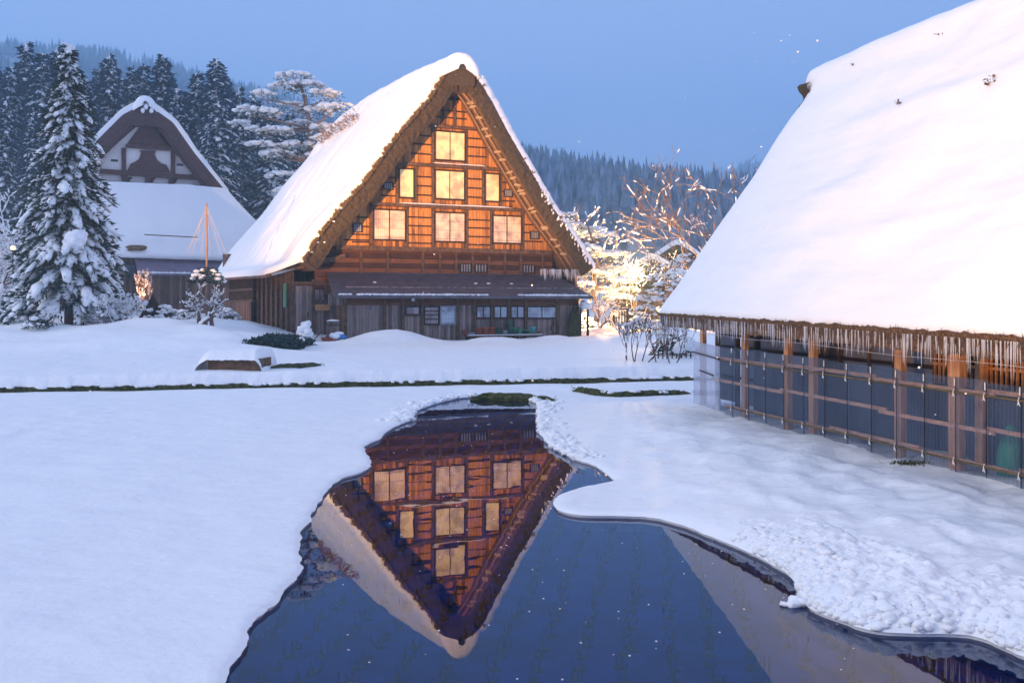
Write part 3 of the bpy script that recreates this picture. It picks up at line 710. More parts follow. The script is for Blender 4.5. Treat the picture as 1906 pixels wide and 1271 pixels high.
# clots of snow stuck on the cut face of the right verge
cs, sc = [], []
for i in range(45):
    t = random.uniform(.6, .98); k = int(t*(NL-1)); d = random.uniform(0, .32)**1.2
    cs.append((oR[k, 0]-nR[k, 0]*d, LF-.1, oR[k, 1]-nR[k, 1]*d)); r = random.uniform(.03, .09)*(1-d); sc.append((r*.8, r*.5, r*1.8))
for i in range(5):
    t = random.uniform(.8, .97); k = int(t*(NL-1)); d = random.uniform(-.1, .4)
    cs.append((oL[k, 0]-nL[k, 0]*d, LF-.12, oL[k, 1]-nL[k, 1]*d)); r = random.uniform(.03, .08); sc.append((r*1.4, r*.6, r*.7))
mb.lumps(cs, sc, .3); mb.build('roof_snow', M['snow_roof'], house, True)
# ridge snow cap, bulging over the front
rows = []
zc = ridge_snow_top
for i, l in enumerate(np.r_[LF-.62, LF-.58, LF-.5, LF-.3, np.linspace(LF, LB+.3, 60), LB+.5, LB+.52]):
    n = 34; th = np.linspace(-.12*pi, 1.12*pi, n)
    sh = 1.0 if 1 < i < 64 else (.72 if i in (1, 64) else .2)
    wv = 1+.10*pn(l*.9, 1.)+.06*pn(th*3, l*2)
    ct = zc(max(l, LF))-.62
    rows.append(np.c_[sr-.02+1.0*np.cos(th)*sh*wv, np.full(n, l), ct-.10*(1-sh)+.62*np.sin(th)*sh*wv-.42*np.abs(np.cos(th))**3*sh])
mb = MB(); mb.grid(A(rows)); mb.build('ridge_snow', M['snow_roof'], house, True)
# strip of bare thatch along the ridge
k = 260; l = rng.uniform(10, 19, k); B = np.c_[np.full(k, oL[8, 0]), l, oL[8, 1]+dz(l)*frac(oL[8, 1])]+np.c_[-rng.uniform(0, .5, k), np.zeros(k), -rng.uniform(0, .7, k)]
B[:, 0] -= .32; B[:, 2] += .22
D = np.c_[-rng.uniform(.15, .4, k), rng.normal(0, .1, k), rng.uniform(-.1, .3, k)]; S = np.c_[np.zeros(k), rng.uniform(.05, .12, k), np.zeros(k)]
mb = MB(); mb.leaves(B, D, S); mb.build('straw_fringe', M['straw_lit'], house)

# gable wall
zt4 = F(830, 464, 0)[1]; zlean = F(830, 512, 0)[1]
gl_ = [(p[0]-n_[0]*.45, p[1]-n_[1]*.45) for p, n_ in zip(oL, nL)]; gr_ = [(p[0]-n_[0]*.45, p[1]-n_[1]*.45) for p, n_ in zip(oR, nR)]
gl_ = [q for q in gl_ if q[0] < sr-.05 and q[1] < zr-1.2 and q[1] > zt4]; gr_ = [q for q in gr_ if q[0] > sr+.05 and q[1] < zr-1.2 and q[1] > zt4]
def edge_s(side, z):
    q = gl_ if side < 0 else gr_; q = sorted(q, key=lambda a: a[1]); return float(np.interp(z, [a[1] for a in q], [a[0] for a in q]))
poly = [(edge_s(-1, zt4), zt4)]+gl_[::-1]+gr_+[(edge_s(1, zt4), zt4)]
mb = MB(); n = len(poly); mb.add([(a, 0, b) for a, b in poly]+[(a, .15, b) for a, b in poly], [tuple(range(n)), tuple(range(2*n-1, n-1, -1))]+[(i, n+i, n+(i+1) % n, (i+1) % n) for i in range(n)])
mb.build('gable_wall', M['plank_v'], house)
sWL, sWR = F(543, 560, 0)[0], edge_s(1, zt4)-.35
mb = MB(); mb.box(edge_s(-1, zt4)-.1, sWR, -.02, .12, zlean-.9, zt4-.002); mb.build('board_wall', M['plank_h'], house)
mb = MB(); mb.box(sWL, F(1076, 600, 0)[0], .0, .12, GZ-.3, zlean-.9); mb.build('lower_wall', M['plank_grey'], house)
# body so that nothing shows through
mb = MB(); mb.box(F(1076, 600, 0)[0]-.12, F(1076, 600, 0)[0], .13, 20, GZ-.3, zt4+.5); mb.build('side_wall', M['plank_side'], house)
mb = MB(); mb.box(sWL, F(1076, 600, 0)[0], 20, 20.12, GZ-.3, zr-2.5) if False else mb.box(sWL, F(1076, 600, 0)[0], 20, 20.12, GZ-.3, zt4+.5); mb.build('rear_wall', M['plank_side'], house)

def hbeam(x0, y0, x1, y1, w=.16, h=.18, l=-.1, name='beam', mat='beam'):
    a, b = F(x0, y0, l), F(x1, y1, l); z = (a[1]+b[1])/2
    mb = MB(); mb.beam((a[0], l, z), (b[0], l, z), w, h); return mb.build(name, M[mat], house)
def vpost(x, y0, y1, w=.13, d=.12, l=-.05, mat='beam', name='post'):
    a, b = F(x, y0, l), F(x, y1, l); mb = MB(); mb.box(a[0]-w/2, a[0]+w/2, l-d/2, l+d/2, b[1], a[1]); return mb.build(name, M[mat], house)
# horizontal beams (as traced along the gable)
b1 = hbeam(786, 233.5, 895, 241, .22, .14, -.14); b2 = hbeam(728, 306, 945, 315, .3, .14, -.18); b3 = hbeam(690, 379, 1001, 394, .34, .14, -.2); b4 = hbeam(624, 459, 1026, 472, .26, .22, -.16)
def ledge_snow(x0, y0, x1, y1, l, w, beam, dzv=.0, h=.07):
    a, b = F(x0, y0, l), F(x1, y1, l); z = (a[1]+b[1])/2+dzv; n = 60; ts = np.linspace(0, 1, n); rows = []
    for j, c in enumerate(((-.5, 0), (-.45, .7), (0, 1), (.5, .9))):
        hh = h*c[1]*(1+.6*pn(ts*9, j*.3))*np.minimum(1, np.minimum(ts, 1-ts)*12); rows.append(np.c_[a[0]+(b[0]-a[0])*ts, np.full(n, l+c[0]*w), z+hh])
    mb = MB(); mb.grid(A(rows)); return mb.build('ledge_snow', M['snow_roof'], beam, True)
ledge_snow(802, 304, 905, 311, -.2, .3, b2); ledge_snow(735, 378, 955, 389, -.22, .34, b3)
for x in (826, 846.5): vpost(x, 178, 236, .1)
for x, y0, y1 in ((806, 238, 310), (867, 241, 311)): vpost(x, y0, y1, .15)
for x, y0, y1 in ((739, 309, 382), (773, 310, 384), (806, 311, 386), (867, 313, 389), (899.5, 315, 390), (931, 315, 391)): vpost(x, y0, y1, .14)
for x, y0, y1 in ((691, 382, 462), (756, 384, 464), (806.5, 386, 466), (867.5, 389, 467), (915, 391, 469), (972, 393, 470)): vpost(x, y0, y1, .17)
for x in (672, 721.6, 787, 819, 849, 880, 910, 940, 969.5, 1010): vpost(x, 467, 513, .13, .1, -.07, 'beam')
# battens across the board panels
def batten(x0, x1, ys, w=.05, h=.07):
    for y in ys:
        a, b = F(x0, y, -.03), F(x1, y+(x1-x0)*.035, -.03); z = (a[1]+b[1])/2; mb = MB(); mb.beam((a[0], -.035, z), (b[0], -.035, z), w, h); mb.build('batten', M['beam_dark'], house)
batten(760, 804, (404, 420, 436.5, 452)); batten(871, 912, (409, 424, 440, 455)); batten(975, 1010, (418, 433, 449)); batten(655, 688, (404, 421, 436, 450))
batten(776, 804, (329, 346, 363)); batten(870, 897, (333, 350, 367)); batten(934, 958, (340, 357, 374)); batten(708, 737, (330, 347, 364))
batten(765, 803, (252, 268, 286)); batten(870, 905, (258, 274, 291)); batten(812, 868, (206, 219)); batten(640, 688, (446,))
# windows: frame, centre stile, panes
def window(x0, y0, x1, y1, panes=2, mat='shoji', l=-.04, par=house, fr=.07, depth=.1, name='window', fmat='beam_dark'):
    ym = (y0+y1)/2; xm = (x0+x1)/2
    s0, s1 = F(x0, ym, l)[0], F(x1, ym, l)[0]; z1, z0 = F(xm, y0, l)[1], F(xm, y1, l)[1]
    f = MB(); y_a, y_b = l-depth, l+.02
    f.box(s0-fr, s1+fr, y_a, y_b, z1, z1+fr).box(s0-fr, s1+fr, y_a, y_b, z0-fr*1.2, z0).box(s0-fr, s0, y_a+.002, y_b, z0, z1).box(s1, s1+fr, y_a+.002, y_b, z0, z1)
    wn = f.build(name, M[fmat], par)
    for i in range(1, panes):
        c = s0+(s1-s0)*i/panes; st_ = MB(); st_.box(c-.018, c+.018, l-.055, l-.01, z0, z1); st_.build('stile', M[fmat], wn)
    for i in range(panes):
        a, b = s0+(s1-s0)*i/panes, s0+(s1-s0)*(i+1)/panes
        p_ = MB(); yy = l-.02-(i % 2)*.012; p_.box(a+.002, b-.002, yy, yy+.008, z0, z1); p_.build('pane', M[mat], wn)
    return wn
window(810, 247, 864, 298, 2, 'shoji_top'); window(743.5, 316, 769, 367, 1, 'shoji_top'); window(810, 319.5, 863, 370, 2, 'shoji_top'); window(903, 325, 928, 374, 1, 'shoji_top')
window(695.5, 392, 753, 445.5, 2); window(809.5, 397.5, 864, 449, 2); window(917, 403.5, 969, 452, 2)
def vent(x0, y0, x1, y1, l=-.03, par=house):
    ym = (y0+y1)/2; xm = (x0+x1)/2; s0, s1 = F(x0, ym, l)[0], F(x1, ym, l)[0]; z1, z0 = F(xm, y0, l)[1], F(xm, y1, l)[1]
    f = MB(); f.box(s0-.05, s1+.05, l-.07, l, z1, z1+.05).box(s0-.05, s1+.05, l-.07, l, z0-.05, z0).box(s0-.05, s0, l-.068, l, z0, z1).box(s1, s1+.05, l-.068, l, z0, z1)
    v_ = f.build('vent', M['beam_dark'], par); q = MB(); q.box(s0, s1, l-.01, l, z0, z1); q.build('backing', M['dark'], v_)
    sl = MB(); k = 4
    for i in range(k): c = s0+(s1-s0)*(i+.5)/k; sl.box(c-.035, c+.035, l-.055, l-.02, z0, z1)
    sl.build('slat', M['grey'], v_)
vent(658, 417, 672, 431); vent(988, 432, 1001.5, 444); vent(939, 354, 952, 365.5); vent(715, 341, 730, 352)
vent(857, 492, 876, 506, -.08); vent(884, 493, 905.5, 506, -.08); vent(973, 494.5, 994, 507.5, -.08)

# bamboo pole lashed up the inside of the right verge, with rope ties
for k, (off, rad, ll) in enumerate(((.10, .07, -1.30), (.12, .05, -.75))):
    pth = []; idx = range(6, NL-2, 3)
    for i in idx: p = oR[i]-nR[i]*(TH+off); pth.append((max(p[0], sr+.08), ll, min(p[1], zr-1.1)))
    mb = MB(); mb.tube(pth, rad, 7); pole = mb.build('bamboo_pole', M['bamboo'], house, True)
    if k == 0:
        for i in range(20):
            p = A(pth[1+int(i*(len(pth)-3)/20)])+(A(pth[2+int(i*(len(pth)-3)/20)])-A(pth[1+int(i*(len(pth)-3)/20)]))*random.random()
            r = MB(); r.box(-.15, .15, -.11, .11, -.05, .05); o = r.build('rope_tie', M['rope'], house); o.location = p; o.rotation_euler = (0, R(-8+random.uniform(-14, 14)), 0); o.parent = pole
# bargeboard under left thatch and purlin ends at apex
for (x, y) in ((843, 149), (868, 151), (857, 141)):
    s_, z_ = F(x, y, LF+.2); mb = MB(); mb.tube([(s_, LF-.05, z_), (s_, .3, z_)], .10, 8); mb.build('purlin', M['bamboo'], house, True)

# left pent roof and side
pr = MB(); zA, sA = F(640, 478, .0)[1], F(640, 478, 0)[0]
pr.beam((sA, 0-.25, zA), (sE-.05, -.25, zE-.05), .12, .16); pr.build('pent_bargeboard', M['beam'], house)
pr = MB(); pr.add([(sA, -.3, zA-.05+.18), (sE-.12, -.3, zE-.02), (sE-.12, 17, zE+.2), (sA, 17, zA+.25), (sA, -.3, zA+.03), (sE-.12, -.3, zE-.14), (sE-.12, 17, zE+.08), (sA, 17, zA+.13)], [(0,3,2,1),(4,5,6,7),(0,1,5,4),(1,2,6,5),(2,3,7,6),(3,0,4,7)])
pr.build('pent_roof', M['plank_side'], house)
ps = MB(); a, b = F(505, 513, -.5), F(548, 501, -.5); ps.add([(a[0], -.75, a[1]-.02), (b[0], -.75, b[1]-.02), (b[0], -.28, b[1]+.1), (a[0], -.28, a[1]+.1)], [(0, 1, 2, 3)]); ps.build('eave_sheet', M['grey'], house)
mb = MB(); mb.box(sWL+.0, sWL+.12, .13, 19.9, GZ-.3, zA); mb.build('side_wall', M['plank_side'], house)
# upright posts & lit slats of the left side
for i in range(14):
    l = .4+i*1.2; mb = MB(); mb.box(sWL-.14, sWL-.002, l-.08, l+.08, GZ-.2, zE+.35); mb.build('side_post', M['beam'], house)
for i in range(22):
    l = 8+i*.36; mb = MB(); mb.box(sWL-.36, sWL-.26, l-.05, l+.05, zE-1.15, zE+.25); mb.build('lattice_slat', M['beam'], house)
for z_ in (zE-1.2, zE-.55): mb = MB(); mb.box(sWL-.4, sWL-.02, 7.8, 16, z_-.06, z_+.06); mb.build('lattice_rail', M['beam'], house)
mb = MB(); mb.box(sWL-.45, sWL-.37, 7.9, 14, GZ-.2, zE-1.26); mb.build('skirting_boards', M['plank_side'], house)
# front wall of the left bay: posts, window, board, door
for x, w_ in ((545, .12), (583, .13), (605, .1), (640, .14)): vpost(x, 520, 640, w_, .12, -.06, 'beam')
hbeam(543, 527, 640, 528, .12, .16, -.08); hbeam(583, 560.5, 614, 560.5, .12, .1, -.08)
window(586, 539, 604, 559, 2, 'glass_reflection', -.02); 
a, b = F(586, 566.5, -.1), F(614, 578, -.1); mb = MB(); mb.box(a[0], b[0], -.16, -.1, b[1], a[1]); mb.build('hanging_board', M['post_new'], house)
a, b = F(548, 532, -.03), F(580, 636, -.03); mb = MB(); mb.box(a[0], b[0], -.06, -.01, b[1], a[1]); dr = mb.build('door', M['plank_grey'], house)
mb = MB(); mb.box(b[0]-.22, b[0]-.17, -.1, -.061, 1.9, 2.15); mb.build('handle', M['iron'], dr)
# green strip hanging by the corner
a, b = F(531, 527, .3), F(539, 572, .3); mb = MB(); mb.box(sWL-.20, sWL-.16, .35, 1.0, b[1], a[1]); mb.build('green_sheet', M['green'], house)

# lean-to along the front
LW, LE = -2.0, -3.0
zle = F(860, 551, LE)[1]; sl0, sl1 = F(622, 549, LE)[0], F(1104, 555, LE)[0]
sl0w, sl1w = F(642, 600, LW)[0], F(1076, 600, LW)[0]
zlt = F(830, 509, -.05)[1]
sh0, sh1 = F(608, 512, 0)[0], F(1033, 512, 0)[0]
mb = MB(); n1, n2 = 60, 14; G1 = np.zeros((n2, n1, 3))
for j in range(n2):
    t = j/(n2-1); l = -.02+(LE+.02)*t
    z = zlt+(zle-zlt)*t; a = sh0+(sl0-sh0)*t; b = sh1+(sl1-sh1)*t
    xs_ = np.linspace(a, b, n1); G1[j] = np.c_[xs_, np.full(n1, l), z+.015*pn(xs_*.8, l)]
mb.grid(G1); G2 = G1.copy(); G2[..., 2] -= .12; mb.grid(G2[:, ::-1]); mb.grid(np.stack([G1[-1], G2[-1]])); mb.grid(np.stack([G1[:, 0], G2[:, 0]])); mb.grid(np.stack([G1[:, -1], G2[:, -1]]))
lr = mb.build('lean_to_roof', M['lean_roof'], house)
# broken line of snow left along its eave
mb = MB(); cs, sc = [], []
for xx in np.arange(sl0+.3, sl1-.3, .035):
    den = pn(xx*.35, 3.)+.4*pn(xx*1.3, 8.)
    if den > -.12:
        r = .04+.07*max(den, 0)+random.uniform(0, .04); cs.append((xx, LE+.12+random.uniform(-.05, .12), zle+.05)); sc.append((.09, r*1.1, r*.85))
for x_, y_ in ((888, 523), (955, 538), (912, 530), (700, 540)): 
    s_, _ = F(x_, y_, -1.6); cs.append((s_, -1.4, zlt+(zle-zlt)*.47+.03)); sc.append((.11, .1, .05))
mb.lumps(cs, sc, .25); mb.build('eave_snow', M['snow_roof'], lr, True)
mb = MB(); mb.box(sl0w, sl1w, LW, LW+.1, GZ-.3, zle+.45); mb.build('lean_to_wall', M['plank_grey'], house)
mb = MB(); mb.box(sl1w-.1, sl1w, LW+.1, -.02, GZ-.3, zle+.5); mb.build('lean_to_end', M['plank_side'], house)
mb = MB(); mb.box(sl0w, sl0w+.1, LW+.1, -.02, GZ-.3, zle+.5); mb.build('lean_to_end', M['plank_side'], house)
mb = MB(); y0_, y1_ = F(800, 555, LW)[1], F(800, 568, LW)[1]; mb.box(sl0w, sl1w, LW-.05, LW-.002, y1_, y0_+.2); mb.build('board_band', M['plank_h'], house)
for x in (643, 716, 750, 785.4, 851, 883, 915, 947.4, 978, 1037, 1074):
    a = F(x, 552, LW-.08)[0]; mb = MB(); mb.box(a-.07, a+.07, LW-.14, LW-.06, GZ-.2, zle+.2); mb.build('post', M['beam'], house)
window(755.6, 572, 780, 584.5, 1, 'glass_reflection', LW-.02); window(790, 572, 815.5, 602, 1, 'glass_reflection', LW-.02); window(820, 571.5, 846.5, 601.5, 1, 'shoji_blue', LW-.02, fmat='grey')
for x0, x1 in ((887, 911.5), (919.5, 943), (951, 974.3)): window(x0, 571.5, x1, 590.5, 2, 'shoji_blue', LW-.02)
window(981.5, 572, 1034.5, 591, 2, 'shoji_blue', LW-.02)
# louvre across the dark window
for y in (579, 586, 594):
    a, b = F(790, y, LW-.1), F(815.5, y, LW-.1); mb = MB(); mb.beam((a[0], LW-.14, a[1]), (b[0], LW-.14, a[1]), .03, .05); mb.build('louvre', M['beam_dark'], house)
# small boxed end of the lean-to
a, b = F(612, 527, -2.0), F(640, 568, -2.0); mb = MB(); mb.box(a[0], sl0w-.02, -2.0, -1.9, b[1], zle+.05); mb.build('boxed_end', M['plank_grey'], house)
# lamp disc & meter on the wall
s_, z_ = F(693, 573, LW-.06); mb = MB(); mb.tube([(s_, LW-.01, z_), (s_, LW-.14, z_)], .10, 12); mb.build('meter', M['grey'], house)
s_, z_ = F(768, 556, LW-.1); mb = MB(); mb.box(s_-.07, s_+.07, LW-.2, LW-.1, z_-.12, z_+.02); mb.build('junction_box', M['white'], house)
# icicles under the right eave
s0_, s1_ = F(1012, 503, LF+.3)[0], F(1100, 503, LF+.3)[0]
for i in range(70):
    s_ = random.uniform(s0_, s1_); l_ = random.uniform(LF+.1, LF+1.2); h_ = random.uniform(.15, .7)*(.6+.4*pn(s_*2, 1.)+.3)
    zt = F(1060, 503, LF+.3)[1]; mb = MB(); mb.tube([(s_, l_, zt+.05), (s_+.01, l_, zt-h_*.5), (s_, l_, zt-h_)], (.035, .022, .002), 5); mb.build('icicle', M['ice'], house, True)

def HW(s, l, z): return (OX+U[0]*s+V[0]*l, OY+U[1]*s+V[1]*l, z)
# ---- things along the farmhouse wall
def lathe(mb, c, prof, n=14):
    th = np.arange(n)*2*pi/n; rows = [np.c_[c[0]+r*np.cos(th), c[1]+r*np.sin(th), np.full(n, c[2]+z)] for r, z in prof]
    rows = [np.concatenate([r, r[:1]]) for r in rows]; mb.grid(A(rows)); return mb
bs0, bs1 = F(868, 624, LW-.6)[0], F(1006, 624, LW-.6)[0]; bz = F(930, 623.5, LW-.6)[1]
bench = empty('bench', HW((bs0+bs1)/2, LW-.6, GZ), AH, 'long low shelf bench thinly covered in snow against the farmhouse wall', 'bench')
hw = (bs1-bs0)/2
mb = MB(); mb.box(-hw, hw, -.28, .28, bz-GZ-.06, bz-GZ); bt = mb.build('bench_top', M['beam'], bench)
mb = MB(); mb.box(-hw+.02, hw-.02, -.29, .0, bz-GZ+.001, bz-GZ+.03); mb.build('snow_cover', M['snow_tree'], bt)
for sx_ in (-1, -.33, .33, 1):
    for sy_ in (-.2, .2): mb = MB(); mb.box(sx_*(hw-.1)-.04, sx_*(hw-.1)+.04, sy_-.04, sy_+.04, -.2, bz-GZ-.06); mb.build('leg', M['beam_dark'], bench)
def pot(px, w_, h_, mat, label, cat='pot', name='flower_pot', rim=True, up=0, tap=.78, grp=None, filled=True):
    s_ = F(px, 615, LW-.6)[0]; x, y, z = HW(s_, LW-.55-random.uniform(0, .1), bz+.01+up)
    o = empty(name, (x, y, z), random.uniform(0, 3), label, cat, grp)
    mb = MB(); pr_ = [(w_*tap*.02, 0), (w_*tap, 0), (w_*.97, h_*.85)]+([(w_*1.08, h_*.86), (w_*1.08, h_), (w_*.9, h_)] if rim else [(w_, h_), (w_*.9, h_)])+[(w_*.85, h_*.8), (.01, h_*.8)]
    lathe(mb, (0, 0, 0), pr_); mb.build('body', M[mat], o, True)
    return o
pot(866, .13, .26, 'terracotta', 'small dark clay pot at the left end of the snowy bench', 'pot')
pot(877, .20, .13, 'grey', 'low grey bowl next to the small clay pot', 'bowl', 'bowl', False)
pot(891, .20, .36, 'terracotta', 'orange clay pot standing right of the grey bowl', 'pot')
pot(904, .21, .38, 'terracotta', 'dark red stacked clay pot in the middle of the three tall ones', 'pot', up=.002)
pot(916, .20, .40, 'terracotta', 'red clay pot beside the black pot on the bench', 'pot')
pot(928, .16, .34, 'darkgreen', 'near black pot between the red pots and the grey pail', 'pot')
pot(940, .17, .22, 'grey', 'pale grey pail left of the tall dark bin', 'pail', 'pail', False)
pot(949, .16, .72, 'darkgreen', 'tall dark green bin behind the snowy bench shelf', 'bin', 'bin', False, tap=.95)
pot(959, .26, .36, 'darkgreen', 'broad dark green tub right of the tall bin', 'tub', 'tub', False)
pot(966, .12, .22, 'green', 'small bright green watering pot on the bench', 'watering can', 'watering_can', False)
pot(979, .17, .22, 'darkgreen', 'squat dark green pot right of the bright green one', 'pot')
pot(991, .14, .30, 'teal', 'turquoise bucket near the right end of the bench', 'bucket', 'bucket', False, up=.08)
pot(1001, .12, .18, 'terracotta', 'small clay pot at the right end of the bench', 'pot')
# long handled tool lying across the pots
p0 = HW(F(950, 608, LW-.8)[0], LW-.85, F(950, 610, LW-.8)[1]); p1 = HW(F(990, 616, LW-.8)[0], LW-.85, F(990, 616, LW-.8)[1])
mb = MB(); mb.tube([p0, p1], .02, 6); mb.beam(A(p1)-A((.0, 0, 0)), A(p1)+A((.25, .1, -.05)), .12, .03); tag(mb.build('garden_tool', M['green']), 'green long handled garden tool lying across the pots', 'tool')
# coiled hose hung on the wall
s_, z_ = F(1031, 611, LW-.1); mb = MB(); th = np.linspace(0, 6*pi, 70)
mb.tube([HW(s_+(.22+.01*i/70)*cos(t), LW-.16-.03*(i % 3), z_+.25*sin(t)) for i, t in enumerate(th)], .03, 6)
tag(mb.build('hose', M['hosered'], None, True), 'dark coiled hose hanging on the boards near the wall corner', 'hose')
# brooms / canes leaning in the corner
fr_ = MB(); B, D, S = [], [], []
for i in range(420):
    s_ = random.uniform(F(1052, 600, LW-.1)[0], F(1077, 600, LW-.1)[0]); h_ = random.uniform(1.3, 2.2)*(.5+.5*min(1, (s_-F(1048, 600, LW)[0])/.4))
    p = HW(s_-.15, LW-.5-random.uniform(0, .15), GZ); q = HW(s_+.18, LW-.12, GZ+h_)
    B.append(p); D.append(A(q)-A(p)); S.append((.012, .004, 0))
fr_.leaves(B, D, S); tag(fr_.build('reed_bundle', M['moss']), 'bundle of dark reeds leaning on the right corner of the lean-to', 'reeds')
# barrel, blue bag, brush, snowy heap at the left
def at_h(px, py, l): s_, z_ = F(px, py, l); return HW(s_, l, z_)
x, y, z = at_h(620, 632, -2.6)
br = empty('barrel', (x, y, z), 0, 'grey weathered upright wooden barrel beside the lean-to corner', 'barrel')
mb = MB(); lathe(mb, (0, 0, -.15), [(.01, 0), (.29, 0), (.32, .5), (.30, 1.0), (.02, 1.0)], 18); mb.build('body', M['plank_grey'], br, True)
for z_ in (.1, .65): mb = MB(); lathe(mb, (0, 0, z_), [(.325, 0), (.335, .0), (.335, .05), (.325, .05)], 18); mb.build('hoop', M['iron'], br, True)
mb = MB(); mb.lumps([(0, 0, .86)], [(.29, .29, .07)], .1, 2); mb.build('snow_cover', M['snow_tree'], br, True)
x, y, z = at_h(634, 630, -3.2)
mb = MB(); mb.lumps([(x, y, z+.10), (x+.16, y, z+.06)], [(.24, .18, .14), (.16, .14, .1)], .15, 1); bb = tag(mb.build('blue_sack', M['blue'], None, True), 'crumpled blue sack half under snow by the barrel', 'sack')
mb = MB(); mb.lumps([(x-.25, y-.05, z+.12), (x-.08, y-.02, z+.22)], [(.30, .22, .14), (.22, .18, .1)], .15, 1); mb.build('snow_cover', M['snow'], bb, True)
x, y, z = at_h(612, 634, -3.0)
mb = MB(); mb.box(-.30, .30, -.2, .2, -.1, .12).box(-.33, .33, -.22, .22, .121, .15); o = tag(mb.build('wooden_crate', M['terracotta']), 'small reddish crate at the snow edge left of the barrel', 'crate'); o.location = (x, y, z); o.rotation_euler[2] = AH
mb = MB()
x, y, z = at_h(562, 636, -3.2)
k = 16; cs = []; sc = []
for i in range(k): t = i/k; cs.append((x+random.uniform(-.35, .35)*(1-t*.6)+.1*t, y+random.uniform(-.2, .2), z+t*.85)); sc.append((.30*(1-t*.5), .25*(1-.5*t), .17))
mb.lumps(cs, sc, .2, 1); sh_ = MB(); sh_.segs([(x+.1, y, z-.1)]*6, [(x+.1+random.uniform(-.3, .5), y, z+random.uniform(.4, 1.1)) for _ in range(6)], [.02]*6, [.01]*6)
so = tag(sh_.build('snowy_shrub', M['twig']), 'small cut shrub buried in a pointed heap of snow by the plank door', 'shrub'); mb.build('snow_cover', M['snow_tree'], so, True)
mb = MB(); a = at_h(577, 640, -3.4); b = at_h(600, 616, -2.6); mb.tube([a, b], .025, 6); tag(mb.build('leaning_stick', M['bark'], None, True), 'bare stick leaning beside the snowy shrub heap', 'stick')
# post with a snow-capped bracket at the right of the lean-to
x, y, z = at_h(1094, 628, -2.7)
o = empty('side_post', (x, y, z), 0, 'thin dark post with a snow clump on top beside the lean-to eave', 'post')
mb = MB(); mb.box(-.06, .06, -.06, .06, -.2, 1.55); mb.build('post', M['beam_dark'], o)
mb = MB(); mb.beam((-.75, 0, 1.38), (.05, 0, 1.38), .05, .05).beam((-.7, 0, 1.75), (-.3, 0, 1.4), .05, .05); mb.build('bracket', M['beam_dark'], o)
mb = MB(); mb.lumps([(-.12, 0, 1.62), (-.2, 0, 1.78), (.0, 0, 1.7)], [(.28, .22, .2), (.18, .16, .14), (.2, .18, .12)], .2, 1); mb.build('snow_cover', M['snow_tree'], o, True)
mb = MB(); mb.box(-.16, .16, -.1, .1, -.1, .04); mb.build('foot', M['iron'], o)

# ------------------------------------------------------------------ left house (hip and gable)
A2 = R(26); Y2 = 80.; O2 = ((285-CXP)/FPX*Y2, Y2); U2 = (cos(A2), sin(A2)); V2 = (-sin(A2), cos(A2))
f2 = lambda px, py, l=0.: F(px, py, l, O2, U2, V2)
hall = empty('temple_house', (*O2, 0), A2, 'thatched house with white plaster gable behind the snowy conifer on the left', 'house')
GP = 0.0                                              # gable plane
gzv = f2(290, 350, GP-.8)[1]
pk = f2(270, 196, GP-1.0); gl2 = f2(108, 340, GP-1.0); gr2 = f2(412, 357, GP-1.0)
zb = (gl2[1]+gr2[1])/2; sp_ = (gl2[0]+gr2[0])/2
# upper gable roof: thick thatch slabs
oL2 = reparam([(pk[0], pk[1]), (pk[0]-.5, pk[1]-.15), f2(228, 214, GP-1), f2(170, 272, GP-1), (gl2[0]+.0, zb)], 40)
oR2 = reparam([(pk[0], pk[1]), (pk[0]+.5, pk[1]-.15), f2(322, 228, GP-1), f2(362, 285, GP-1), (gr2[0]+.35, zb)], 40)
smooth1(oL2, 1); smooth1(oR2, 1)
for sd_, pr_ in ((-1, oL2), (1, oR2)):
    nn = normals(pr_, 1); nn = nn if nn[20][0]*sd_ > 0 else -nn
    inn = pr_-nn*.95; inn[:, 0] = np.minimum(inn[:, 0], pk[0]-.02) if sd_ < 0 else np.maximum(inn[:, 0], pk[0]+.02); inn[:, 1] = np.minimum(inn[:, 1], pk[1]-1.6)
    mb = MB()
    o3 = lambda p, l: np.c_[p[:, 0], np.full(len(p), l), p[:, 1]]
    K = 8; rows = []
    for k in range(K):
        t = k/(K-1); p = pr_*(1-t)+inn*t; rows.append(np.c_[p[:, 0], GP-1.0-.12*sin(pi*t)-.05*pn(p[:, 0]*3, p[:, 1]*3), p[:, 1]])
    mb.grid(A(rows)); mb.grid(np.stack([o3(pr_, GP-1), o3(pr_, 16)])); mb.grid(np.stack([o3(inn, GP-1), o3(inn, 16)]))
    mb.grid(np.stack([o3(pr_[-1:], GP-1)[0], o3(inn[-1:], GP-1)[0]])[None].repeat(2, 0)+A([[[0, 0, 0]], [[0, 17, 0]]]))
    mb.build('thatch_roof', M['thatch_old'], hall, True)
    # bargeboard
    for q, w_ in ((1.02, .26),):
        ib = pr_-nn*q; ib = ib[8:]; mb = MB()
        if sd_ < 0: ib = ib[ib[:, 0] < pk[0]-.05]
        else: ib = ib[ib[:, 0] > pk[0]+.05]
        for i in range(0, len(ib)-3, 3): mb.beam((ib[i][0], GP-.85+q*.1, ib[i][1]), (ib[i+3][0], GP-.85+q*.1, ib[i+3][1]), .14, w_)
        mb.build('bargeboard', M['temple_wood'], hall)
    sn_ = MB(); rows = []
    for l in np.r_[GP-1.0, GP-1.05, np.linspace(GP-.9, 16, 16)]:
        tt = np.linspace(0, 1, 40); th_ = .42*(1+.3*pn(tt*6, l*.6))*(1-.35*tt)*(1 if l > GP-1 else 1)
        p = pr_+nn*(th_ if l != GP-1.0 else 0*th_)[:, None]; rows.append(np.c_[p[:, 0], np.full(40, l), p[:, 1]])
    sn_.grid(A(rows)); sn_.build('roof_snow', M['snow_roof'], hall, True)
mb = MB(); rows = []
